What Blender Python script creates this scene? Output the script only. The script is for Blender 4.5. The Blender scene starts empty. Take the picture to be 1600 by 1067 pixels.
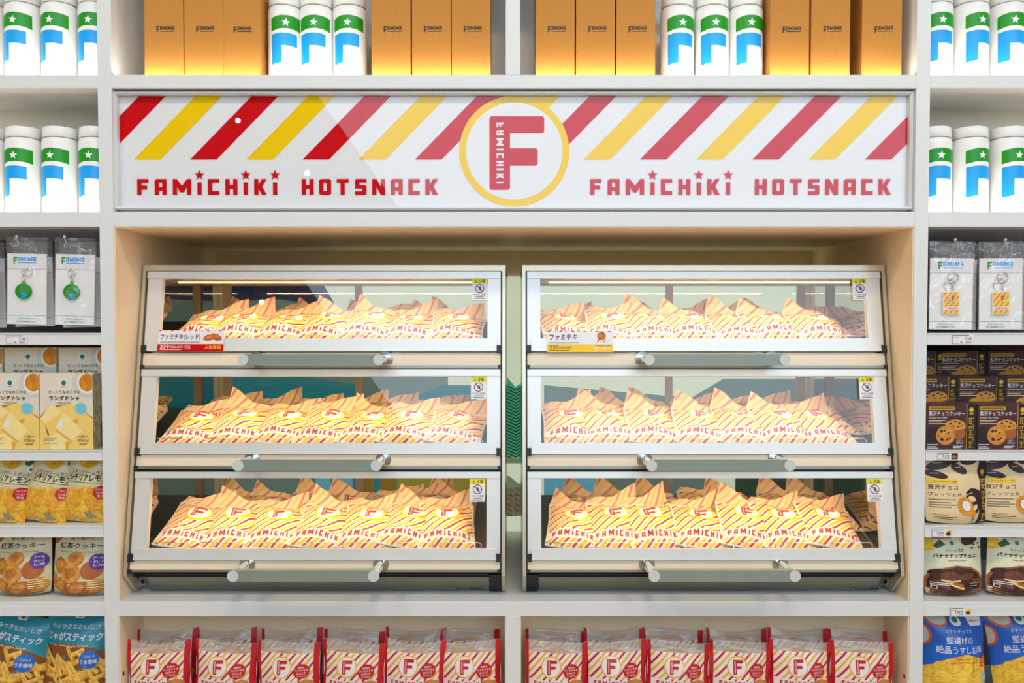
import bpy, bmesh, math, random
from mathutils import Vector, Matrix
from mathutils.geometry import tessellate_polygon

S = bpy.context.scene
COL = S.collection
random.seed(7)

# ------------------------------------------------------------------ camera, world, exposure
FPX, TILT, CY, CZ, VX = 1285.0, math.radians(1.5), -1.67, 1.5, 803.0
cam = bpy.data.cameras.new('camera')
cam.sensor_width = 36
cam.lens = FPX / 1600 * 36
cam.shift_x = -(VX - 800) / 1600
cam.clip_end = 50
cam_o = bpy.data.objects.new('camera', cam)
cam_o.location = (0, CY, CZ)
cam_o.rotation_euler = (math.pi / 2 - TILT, 0, 0)
COL.objects.link(cam_o)
S.camera = cam_o
S.view_settings.view_transform = 'Standard'
S.view_settings.look = 'None'
S.view_settings.gamma = 1
S.view_settings.exposure = -0.09
S.view_settings.use_curve_mapping = False
S.cycles.transparent_max_bounces = 24
w = bpy.data.worlds.new('world')
S.world = w
w.use_nodes = True
w.node_tree.nodes['Background'].inputs[0].default_value = (0.8, 0.88, 1, 1)
w.node_tree.nodes['Background'].inputs[1].default_value = 0.25


def P(px, py, Y):
    """the point at depth Y that the photograph shows at (px, py)"""
    dx, dy = (px - VX) / FPX, (533.5 - py) / FPX
    d = Vector((dx, math.cos(TILT) + dy * math.sin(TILT), -math.sin(TILT) + dy * math.cos(TILT)))
    return Vector((0, CY, CZ)) + d * ((Y - CY) / d.y)


def zf(py, Y=0.0):
    return P(VX, py, Y).z


def xf(px, Y=0.0, py=500):
    return P(px, py, Y).x


# ------------------------------------------------------------------ lights of the room
def area(name, loc, sx, sy, energy, color, aim):
    l = bpy.data.lights.new(name, 'AREA')
    l.shape = 'RECTANGLE'
    l.size, l.size_y, l.energy, l.color = sx, sy, energy, color
    o = bpy.data.objects.new(name, l)
    o.location = loc
    o.rotation_euler = Vector(aim).to_track_quat('-Z', 'Y').to_euler()
    COL.objects.link(o)
    return o


COOL, NEUT, WARM, SHELF = (0.52, 0.79, 1.0), (1, 0.97, 0.92), (1, 0.76, 0.46), (1, 0.93, 0.78)
for lx in (-1.9, 0.0, 1.9):
    area('ceiling_lamp', (lx, -2.5, 3.5), 1.5, 0.5, 3.8, COOL, (0, 0.35, -1))
for lx in (-1.6, 0.2, 1.8):
    area('floor_wash_lamp', (lx, -1.5, 3.4), 0.5, 0.3, 20, (1, 0.84, 0.66), (0, -0.05, -1))
for px, py, d in ((482, 272, 5.0), (375, 191, 4.2)):
    b = bpy.data.lights.new('pendant_bulb', 'POINT')
    b.energy, b.color, b.shadow_soft_size = 4, (1, 0.95, 0.85), 0.012 if px < 400 else 0.016
    bo = bpy.data.objects.new('pendant_bulb', b)
    bo.location = ((px - VX) / FPX * d, 0.02 - (d - 1.69), 1.5 + (500 - py) / FPX * d)
    COL.objects.link(bo)
Z1, Z2 = zf(117), zf(331)
for x0, x1, z, e in ((-1.28, -0.845, Z1, 0.30), (-0.80, -0.022, Z1, 0.52), (0.018, 0.80, Z1, 0.52), (0.845, 1.28, Z1, 0.30),
                     (-1.28, -0.845, Z2, 0.27), (0.845, 1.28, Z2, 0.27)):
    area('shelf_light_strip', ((x0 + x1) / 2, 0.007, z + 0.002), x1 - x0, 0.007, e, SHELF, (0, 0.42, 0.9))

# ------------------------------------------------------------------ materials
def lin(c):
    return tuple(((v / 255) / 12.92 if v / 255 <= 0.04045 else ((v / 255 + 0.055) / 1.055) ** 2.4) for v in c)


MATS = {}


def mat(key, rgb=None, rough=0.5, metal=0.0, noise=0.03, scale=40.0, spec=0.5, bump=0.0, emit=0.0, rgb2=None, stretch=None):
    if rgb is None:
        return MATS[key]
    m = bpy.data.materials.new(key)
    m.use_nodes = True
    nt = m.node_tree
    b = nt.nodes['Principled BSDF']
    c = lin(rgb)
    tc = nt.nodes.new('ShaderNodeTexCoord')
    nz = nt.nodes.new('ShaderNodeTexNoise')
    nz.inputs['Scale'].default_value = scale
    nz.inputs['Detail'].default_value = 3
    src = tc.outputs['Object']
    if stretch:
        mp = nt.nodes.new('ShaderNodeMapping')
        mp.inputs['Scale'].default_value = stretch
        nt.links.new(src, mp.inputs['Vector'])
        src = mp.outputs['Vector']
    nt.links.new(src, nz.inputs['Vector'])
    mx = nt.nodes.new('ShaderNodeMix')
    mx.data_type = 'RGBA'
    if rgb2:
        c2 = lin(rgb2)
        mr = nt.nodes.new('ShaderNodeMapRange')
        mr.inputs['From Min'].default_value = 0.38
        mr.inputs['From Max'].default_value = 0.62
        nt.links.new(nz.outputs['Fac'], mr.inputs['Value'])
        nt.links.new(mr.outputs['Result'], mx.inputs[0])
        mx.inputs[6].default_value = (*c, 1)
        mx.inputs[7].default_value = (*c2, 1)
    else:
        nt.links.new(nz.outputs['Fac'], mx.inputs[0])
        mx.inputs[6].default_value = (*[max(0, v * (1 - noise * 2)) for v in c], 1)
        mx.inputs[7].default_value = (*[min(1, v * (1 + noise * 2)) for v in c], 1)
    nt.links.new(mx.outputs[2], b.inputs['Base Color'])
    b.inputs['Roughness'].default_value = rough
    b.inputs['Metallic'].default_value = metal
    b.inputs['Specular IOR Level'].default_value = spec
    if bump:
        bp = nt.nodes.new('ShaderNodeBump')
        bp.inputs['Strength'].default_value = bump
        bp.inputs['Distance'].default_value = 0.002
        nt.links.new(nz.outputs['Fac'], bp.inputs['Height'])
        nt.links.new(bp.outputs['Normal'], b.inputs['Normal'])
    if emit:
        b.inputs['Emission Color'].default_value = (*c, 1)
        b.inputs['Emission Strength'].default_value = emit
    MATS[key] = m
    return m


def clear_mat(key, ior, tint=(1, 1, 1), rough=0.0, haze=0.0, haze_rgb=(235, 235, 235), bump=0.0):
    """a thin clear pane or film: transparent, with a Fresnel gloss and, for film, some white haze"""
    m = bpy.data.materials.new(key)
    m.use_nodes = True
    nt = m.node_tree
    nt.nodes.remove(nt.nodes['Principled BSDF'])
    out = nt.nodes['Material Output']
    tr = nt.nodes.new('ShaderNodeBsdfTransparent')
    tr.inputs[0].default_value = (*tint, 1)
    gl = nt.nodes.new('ShaderNodeBsdfGlossy')
    gl.inputs['Roughness'].default_value = rough
    fr = nt.nodes.new('ShaderNodeFresnel')
    ge = nt.nodes.new('ShaderNodeNewGeometry')      # the same gloss from either side of the thin sheet
    io = nt.nodes.new('ShaderNodeMix')
    io.inputs[2].default_value, io.inputs[3].default_value = ior, 1 / ior
    nt.links.new(ge.outputs['Backfacing'], io.inputs[0])
    nt.links.new(io.outputs[0], fr.inputs['IOR'])
    mx = nt.nodes.new('ShaderNodeMixShader')
    base = tr.outputs[0]
    if haze:
        df = nt.nodes.new('ShaderNodeBsdfDiffuse')
        df.inputs[0].default_value = (*lin(haze_rgb), 1)
        m2 = nt.nodes.new('ShaderNodeMixShader')
        m2.inputs[0].default_value = haze
        nt.links.new(tr.outputs[0], m2.inputs[1])
        nt.links.new(df.outputs[0], m2.inputs[2])
        base = m2.outputs[0]
    if bump:
        tc = nt.nodes.new('ShaderNodeTexCoord')
        nz = nt.nodes.new('ShaderNodeTexNoise')
        nz.inputs['Scale'].default_value = 28
        nz.inputs['Distortion'].default_value = 1.5
        nt.links.new(tc.outputs['Object'], nz.inputs['Vector'])
        bp = nt.nodes.new('ShaderNodeBump')
        bp.inputs['Strength'].default_value = bump
        bp.inputs['Distance'].default_value = 0.01
        nt.links.new(nz.outputs['Fac'], bp.inputs['Height'])
        nt.links.new(bp.outputs['Normal'], gl.inputs['Normal'])
        nt.links.new(bp.outputs['Normal'], fr.inputs['Normal'])
    nt.links.new(fr.outputs[0], mx.inputs[0])
    nt.links.new(base, mx.inputs[1])
    nt.links.new(gl.outputs[0], mx.inputs[2])
    nt.links.new(mx.outputs[0], out.inputs['Surface'])
    MATS[key] = m


clear_mat('glass', 1.62)
clear_mat('acrylic', 1.5)
clear_mat('film', 1.7, rough=0.12, haze=0.05, bump=0.8)
clear_mat('bag_film', 1.6, rough=0.15, haze=0.28, haze_rgb=(248, 232, 210), bump=0.9)
for k, c, kw in (
    ('white_laminate', (226, 228, 226), dict(rough=0.35, noise=0.01)),
    ('cream_laminate', (253, 228, 192), dict(rough=0.5, noise=0.015)),  # cream tint carries part of the warm light in the niche
    ('lit_laminate', (238, 232, 216), dict(rough=0.5, noise=0.015)),
    ('dark_back', (92, 86, 74), dict(rough=0.7)),  # dark tone carries the shade of the unlit lower side bays
    ('mint_board', (200, 214, 188), dict(rough=0.6, noise=0.02, emit=0.75)),  # glow added to brighten the board, no lamp behind it
    ('mint_glass', (170, 192, 168), dict(rough=0.35, noise=0.03, scale=6)),
    ('chev_green', (60, 170, 130), dict(emit=0.5)), ('chev_dark', (40, 70, 50), dict(emit=0.4)), ('hill', (120, 140, 105), dict(emit=0.5)),  # board print, given the same added glow
    ('board_navy', (30, 38, 62), dict(emit=0.5)), ('board_teal', (20, 112, 122), dict(emit=0.6)), ('board_slate', (92, 116, 108), dict(emit=0.6)), ('board_blue', (90, 160, 184), dict(emit=0.6)), ('board_ochre', (150, 140, 40), dict(emit=0.5)),  # tones for painted reflections and dark areas, with added glow
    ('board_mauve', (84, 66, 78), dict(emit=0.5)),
    ('hatch', (150, 140, 110), dict(rgb2=(75, 70, 50), scale=120, emit=0.3)),  # print tone with some added glow
    ('stainless', (196, 194, 184), dict(metal=1.0, rough=0.24, noise=0.03, scale=12, stretch=(1, 1, 30))),
    ('rail_steel', (150, 146, 132), dict(metal=0.9, rough=0.4, noise=0.04, scale=12, stretch=(1, 1, 30))),
    ('mirror_steel', (205, 200, 190), dict(metal=1.0, rough=0.05, noise=0.02)),
    ('handle_steel', (150, 164, 154), dict(metal=0.45, rough=0.42, noise=0.03)),
    ('handle_end', (205, 212, 206), dict(rough=0.4)),
    ('aluminium', (226, 226, 220), dict(rough=0.32, metal=0.25, noise=0.01)),
    ('case_trim', (206, 194, 168), dict(rough=0.3, metal=0.55, noise=0.02)),
    ('cream_panel', (240, 224, 196), dict(rough=0.4, noise=0.01)),
    ('beige_post', (222, 192, 160), dict(rough=0.5)),
    ('black', (22, 22, 22), dict(rough=0.45)),
    ('shadow_gap', (14, 14, 13), dict(rough=0.8)),
    ('lamp', (255, 225, 180), dict(emit=1.3)),
    ('wire', (90, 84, 76), dict(metal=0.8, rough=0.35)),
    ('tray', (96, 80, 64), dict(rough=0.5, metal=0.4)),
    ('chrome', (225, 222, 212), dict(metal=1.0, rough=0.12)),
    ('white', (244, 243, 240), dict(rough=0.45, noise=0.01)),
    ('paper', (250, 240, 222), dict(rough=0.75, noise=0.02, bump=0.05)),
    ('paper_inside', (247, 214, 170), dict(rough=0.8, noise=0.03)),  # peach tone stands in for the weaker light on the back sheet
    ('flap_yellow', (250, 200, 110), dict(rough=.8)), ('flap_red', (226, 140, 104), dict(rough=.8)),
    ('red', (205, 4, 16), dict(rough=0.6, noise=0.02, spec=0.1)),
    ('yellow', (246, 205, 0), dict(rough=0.6, noise=0.02, spec=0.1)),
    ('bag_red', (205, 42, 38), dict(rough=0.7, noise=0.03)),
    ('bag_yellow', (250, 200, 20), dict(rough=0.7, noise=0.03)),
    ('pack_red', (196, 14, 34), dict(rough=0.35, noise=0.03)),
    ('pack_yellow', (232, 182, 40), dict(rough=0.4, noise=0.03)),
    ('pack_white', (240, 228, 222), dict(rough=0.35, noise=0.02)),
    ('sign_white', (232, 234, 236), dict(rough=0.5, noise=0.005)),
    ('bottle_white', (240, 241, 238), dict(rough=0.3, noise=0.01)),
    ('logo_green', (0, 146, 8), dict(rough=0.4)), ('logo_blue', (0, 158, 236), dict(rough=0.4)),
    ('kraft', (192, 130, 50), dict(rough=0.75, noise=0.06, scale=160)),
    ('kraft_dark', (120, 82, 36), dict(rough=0.8)),
    ('ink', (44, 36, 28), dict(rough=0.6)), ('ink_black', (24, 20, 18), dict(rough=0.6)),
    ('grey_print', (140, 138, 134), dict(rgb2=(90, 90, 88), scale=220)),
    ('grey_line', (150, 150, 150), {}),
    ('wood_print', (228, 218, 198), dict(rough=0.4, noise=0.05, scale=14, stretch=(1, 1, 9))),
    ('saucer', (206, 208, 200), {}), ('cup', (240, 232, 214), {}),
    ('coffee', (222, 150, 26), dict(rgb2=(200, 118, 18), scale=60)),
    ('butter', (244, 208, 112), dict(noise=0.04)), ('butter_light', (250, 224, 150), dict(noise=0.03)),
    ('butter_dark', (226, 168, 52), dict(noise=0.05)), ('toast', (176, 96, 34), dict(noise=0.08)),
    ('badge_sky', (128, 206, 210), {}), ('teal_logo', (0, 132, 122), {}),
    ('cream_pack', (214, 205, 164), dict(rough=0.4, noise=0.02)),
    ('lemon', (228, 176, 26), dict(rgb2=(210, 146, 14), scale=30)), ('leaf', (58, 112, 34), dict(rgb2=(30, 66, 20), scale=50)),
    ('cracker', (240, 178, 30), dict(rgb2=(216, 140, 18), scale=110)), ('cracker_light', (248, 206, 84), dict(rgb2=(236, 180, 50), scale=110)),
    ('cookie', (196, 124, 40), dict(rgb2=(168, 94, 24), scale=70)), ('cookie_light', (220, 156, 66), dict(rgb2=(200, 130, 46), scale=70)),
    ('badge_red', (196, 26, 24), {}), ('badge_purple', (92, 44, 150), {}),
    ('teal_pack', (28, 142, 164), dict(rough=0.3, noise=0.02)), ('blue_pack', (22, 96, 196), dict(rough=0.3, noise=0.02)),
    ('badge_blue', (22, 104, 196), {}), ('orange', (226, 84, 24), {}), ('salt', (196, 194, 178), dict(noise=0.06, scale=200)),
    ('fry', (240, 196, 92), dict(noise=0.05)), ('fry_dark', (214, 152, 40), dict(noise=0.05)), ('fry_shade', (136, 74, 22), dict(noise=0.08)),
    ('chip', (246, 206, 70), dict(noise=0.05, scale=60)), ('chip_dark', (224, 168, 30), dict(noise=0.05, scale=60)),
    ('cocoa_pack', (74, 42, 44), dict(rough=0.35, noise=0.04)), ('gold', (206, 160, 40), dict(rough=0.35)),
    ('choc', (74, 36, 24), dict(rgb2=(48, 22, 16), scale=80)), ('choc_light', (124, 66, 42), dict(rgb2=(98, 48, 30), scale=90)),
    ('dark_choc', (40, 24, 20), dict(noise=0.1)), ('tan_pack', (232, 206, 158), dict(rough=0.4, noise=0.02)),
    ('pretzel', (222, 146, 30), dict(noise=0.06)), ('banana', (226, 190, 30), dict(noise=0.05)),
    ('pale_pack', (226, 224, 190), dict(rough=0.4, noise=0.02)), ('caramel', (164, 92, 40), dict(noise=0.05)),
    ('bun', (206, 132, 50), dict(rgb2=(176, 100, 30), scale=40, rough=0.45)),
    ('card_yellow', (250, 205, 20), {}), ('caution_yellow', (236, 226, 20), {}), ('caution_ink', (70, 26, 30), {}),
    ('fried', (214, 104, 30), dict(rgb2=(180, 76, 20), scale=160)),
    ('tag_ink', (70, 72, 76), {}), ('card_white', (238, 234, 236), dict(rough=0.3, noise=0.01)),
    ('floor_wood', (222, 192, 158), dict(rough=0.4, noise=0.06, scale=5, stretch=(1, 8, 1))),
    ('room_wall', (198, 196, 190), {}), ('room_dark', (26, 30, 36), {}), ('room_ceiling', (226, 224, 220), {}),
):
    mat(k, c, **kw)

# ------------------------------------------------------------------ mesh builder
class MB:
    def __init__(s):
        s.v, s.f, s.m, s.s = [], [], [], []

    def add(s, verts, faces, m, smooth=False):
        n = len(s.v)
        s.v += [tuple(p) for p in verts]
        for f in faces:
            s.f.append([n + i for i in f])
            s.m.append(m)
            s.s.append(smooth)

    def hexa(s, c, m):
        s.add(c, [(0, 3, 2, 1), (4, 5, 6, 7), (0, 1, 5, 4), (1, 2, 6, 5), (2, 3, 7, 6), (3, 0, 4, 7)], m)

    def box(s, x0, x1, y0, y1, z0, z1, m, r=0.0):
        if r <= 0:
            s.hexa([(x0, y0, z0), (x1, y0, z0), (x1, y1, z0), (x0, y1, z0), (x0, y0, z1), (x1, y0, z1), (x1, y1, z1), (x0, y1, z1)], m)
            return
        bm = bmesh.new()
        bmesh.ops.create_cube(bm, size=1)
        for v in bm.verts:
            v.co = Vector(((x0 + x1) / 2 + v.co.x * (x1 - x0), (y0 + y1) / 2 + v.co.y * (y1 - y0), (z0 + z1) / 2 + v.co.z * (z1 - z0)))
        bmesh.ops.bevel(bm, geom=bm.edges[:], offset=r, segments=2, affect='EDGES', profile=0.5)
        s.bm(bm, m)

    def bm(s, bm, m, smooth=False):
        bm.verts.index_update()
        s.add([v.co for v in bm.verts], [[v.index for v in f.verts] for f in bm.faces], m, smooth)
        bm.free()

    def prism(s, pts, y0, y1, m):
        """outline in (x, z) extruded from y0 to y1"""
        n = len(pts)
        tri = tessellate_polygon([[Vector((p[0], p[1], 0)) for p in pts]])
        s.add([(p[0], y0, p[1]) for p in pts] + [(p[0], y1, p[1]) for p in pts],
              [tuple(t) for t in tri] + [tuple(i + n for i in t) for t in tri] + [(i, (i + 1) % n, n + (i + 1) % n, n + i) for i in range(n)], m)

    def tube(s, path, r, m, seg=10, caps=True):
        path = [Vector(p) for p in path]
        rings = []
        for i, p in enumerate(path):
            d = (path[min(i + 1, len(path) - 1)] - path[max(i - 1, 0)]).normalized()
            a = d.cross(Vector((0, 0, 1)) if abs(d.z) < 0.9 else Vector((1, 0, 0))).normalized()
            b = d.cross(a)
            rings.append([p + (a * math.cos(t) + b * math.sin(t)) * r for t in (2 * math.pi * k / seg for k in range(seg))])
        V = [p for q in rings for p in q]
        F = [(i * seg + k, i * seg + (k + 1) % seg, (i + 1) * seg + (k + 1) % seg, (i + 1) * seg + k) for i in range(len(path) - 1) for k in range(seg)]
        s.add(V, F, m, True)
        if caps:
            s.add(rings[0], [tuple(range(seg))], m)
            s.add(rings[-1], [tuple(range(seg))], m)

    def torus(s, c, R, r, m, ax=(0, 1, 0), arc=1.0, seg=20):
        ax = Vector(ax).normalized()
        a = ax.cross(Vector((0, 0, 1)) if abs(ax.z) < 0.9 else Vector((1, 0, 0))).normalized()
        b = ax.cross(a)
        n = seg
        s.tube([Vector(c) + (a * math.cos(t) + b * math.sin(t)) * R for t in (2 * math.pi * arc * k / n for k in range(n + 1))], r, m, 6)

    def lathe(s, prof, m, seg=40):
        V = [(r * math.cos(2 * math.pi * k / seg), r * math.sin(2 * math.pi * k / seg), z) for r, z in prof for k in range(seg)]
        F = [(i * seg + k, i * seg + (k + 1) % seg, (i + 1) * seg + (k + 1) % seg, (i + 1) * seg + k) for i in range(len(prof) - 1) for k in range(seg)]
        s.add(V, F, m, True)
        s.add(V[:seg], [tuple(range(seg))[::-1]], m)
        s.add(V[-seg:], [tuple(range(seg))], m)

    def grid(s, fn, us, vs, m, smooth=True):
        V = [fn(u, v, 0.0) for v in vs for u in us]
        n = len(us)
        s.add(V, [(j * n + i, j * n + i + 1, (j + 1) * n + i + 1, (j + 1) * n + i) for j in range(len(vs) - 1) for i in range(n - 1)], m, smooth)

    def decal(s, pr, fn, us=None, vs=None, dz=0.0003, smooth=False):
        """lay a printed design (flat triangles) on a surface; us, vs: the surface's own grid lines"""
        key = (tuple(us), tuple(vs)) if us else None
        if pr.cache is None or pr.cache[0] != key:
            bm = bmesh.new()
            names = []
            for tri, m, L in pr.tris:
                if m not in names:
                    names.append(m)
                f = bm.faces.new([bm.verts.new((p[0], p[1], L)) for p in tri])
                f.material_index = names.index(m)
            for lines, ax in ((us, 0), (vs, 1)):
                for c in (lines or [])[1:-1]:
                    co, no = [0, 0, 0], [0, 0, 0]
                    co[ax], no[ax] = c, 1
                    bmesh.ops.bisect_plane(bm, geom=bm.verts[:] + bm.edges[:] + bm.faces[:], plane_co=co, plane_no=no, dist=1e-7)
            bm.verts.index_update()
            pr.cache = (key, [tuple(v.co) for v in bm.verts], [([v.index for v in f.verts], names[f.material_index]) for f in bm.faces])
            bm.free()
        n = len(s.v)
        s.v += [tuple(fn(u, v, dz * (L + 1))) for u, v, L in pr.cache[1]]
        for f, m in pr.cache[2]:
            s.f.append([n + i for i in f])
            s.m.append(m)
            s.s.append(smooth)

    def mesh(s, name):
        me = bpy.data.meshes.new(name)
        me.from_pydata(s.v, [], s.f)
        keys = []
        for k in s.m:
            if k not in keys:
                keys.append(k)
        for k in keys:
            me.materials.append(MATS[k])
        ix = {k: i for i, k in enumerate(keys)}
        me.polygons.foreach_set('material_index', [ix[k] for k in s.m])
        me.polygons.foreach_set('use_smooth', s.s)
        me.update()
        return me

    def build(s, name, parent=None, loc=(0, 0, 0)):
        o = bpy.data.objects.new(name, s.mesh(name))
        COL.objects.link(o)
        o.location = loc
        if parent:
            o.parent = parent
        return o


def tag(o, label=None, cat=None, group=None, kind=None):
    for k, v in (('label', label), ('category', cat), ('group', group), ('kind', kind)):
        if v:
            o[k] = v
    return o


def empty(name, loc, label, cat, group=None):
    o = bpy.data.objects.new(name, None)
    o.empty_display_size = 0.05
    o.location = loc
    COL.objects.link(o)
    return tag(o, label, cat, group)


def dup(src, label, group=None):
    c = src.copy()
    COL.objects.link(c)
    c['label'] = label
    if group:
        c['group'] = group
    for ch in list(src.children):
        d = ch.copy()
        COL.objects.link(d)
        d.parent = c
        d.matrix_parent_inverse = ch.matrix_parent_inverse.copy()
        for g in list(ch.children):
            e = g.copy()
            COL.objects.link(e)
            e.parent = d
            e.matrix_parent_inverse = g.matrix_parent_inverse.copy()
    return c


ORD = ['', 'first', 'second', 'third', 'fourth', 'fifth', 'sixth', 'seventh', 'eighth']

# ------------------------------------------------------------------ printed designs
FONT = {}


def font_tris(body, bold):
    k = (body, bold)
    if k not in FONT:
        c = bpy.data.curves.new('lettering', 'FONT')
        c.body, c.size, c.offset, c.resolution_u = body, 1, bold, 2
        o = bpy.data.objects.new('lettering', c)
        COL.objects.link(o)
        dg = bpy.context.evaluated_depsgraph_get()
        me = bpy.data.meshes.new_from_object(o.evaluated_get(dg))
        me.calc_loop_triangles()
        T = [[(me.vertices[i].co.x, me.vertices[i].co.y) for i in t.vertices] for t in me.loop_triangles]
        bpy.data.objects.remove(o)
        bpy.data.curves.remove(c)
        bpy.data.meshes.remove(me)
        xs = [p[0] for t in T for p in t]
        ys = [p[1] for t in T for p in t]
        FONT[k] = (T, min(xs), max(xs), min(ys), max(ys))
    return FONT[k]


def clip_poly(pts, box):
    x0, y0, x1, y1 = box
    for ax, lim, sg in ((0, x0, 1), (0, x1, -1), (1, y0, 1), (1, y1, -1)):
        out = []
        for i, p in enumerate(pts):
            q = pts[i - 1]
            pi, qi = (p[ax] - lim) * sg >= 0, (q[ax] - lim) * sg >= 0
            if pi != qi:
                t = (lim - q[ax]) / (p[ax] - q[ax])
                out.append((q[0] + (p[0] - q[0]) * t, q[1] + (p[1] - q[1]) * t))
            if pi:
                out.append(p)
        pts = out
        if not pts:
            break
    return pts


T_ = 0.27
W_ = 0.7
def _r(a, b, c, d):
    return [(a, b), (c, b), (c, d), (a, d)]
GLY = {
    'F': (W_, [_r(0, 0, T_, 1), _r(T_, .75, W_, 1), _r(T_, .34, .62, .58)]),
    'A': (W_ + .04, [_r(0, 0, T_, .92), _r(W_ + .04 - T_, 0, W_ + .04, 1), _r(.08, .77, W_, 1), _r(T_, .26, W_ - T_ + .04, .48)]),
    'M': (1.14, [_r(0, 0, T_, 1), _r(1.14 - T_, 0, 1.14, 1), [(0, 1), (.25, 1), (.57, .56), (.89, 1), (1.14, 1), (.69, .16), (.45, .16)]]),
    'I': (T_, [_r(0, 0, T_, 1)]), 'i': (T_, [_r(0, 0, T_, .78)]),
    'C': (W_, [_r(0, 0, T_, 1), _r(T_, .76, W_, 1), _r(T_, 0, W_, .24)]),
    'H': (W_ + .05, [_r(0, 0, T_, 1), _r(W_ + .05 - T_, 0, W_ + .05, 1), _r(T_, .38, W_ - T_ + .05, .62)]),
    'K': (W_ + .08, [_r(0, 0, T_, 1), [(T_, .62), (.47, 1), (.78, 1), (.5, .53), (.78, 0), (.47, 0), (T_, .4)]]),
    'O': (W_ + .05, [_r(0, .05, T_, .95), _r(.48, .05, .75, .95), _r(.07, .76, .68, 1), _r(.07, 0, .68, .24)]),
    'T': (W_ + .05, [_r(0, .76, .75, 1), _r(.24, 0, .51, .76)]),
    'S': (W_, [_r(.05, .78, W_, 1), _r(0, .4, .65, .61), _r(0, 0, .65, .22), _r(0, .45, T_, .95), _r(W_ - T_, .05, W_, .56)]),
    'N': (W_ + .1, [_r(0, 0, T_, 1), _r(.53, 0, .8, 1), [(0, 1), (.27, 1), (.8, 0), (.53, 0)]]),
}


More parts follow.
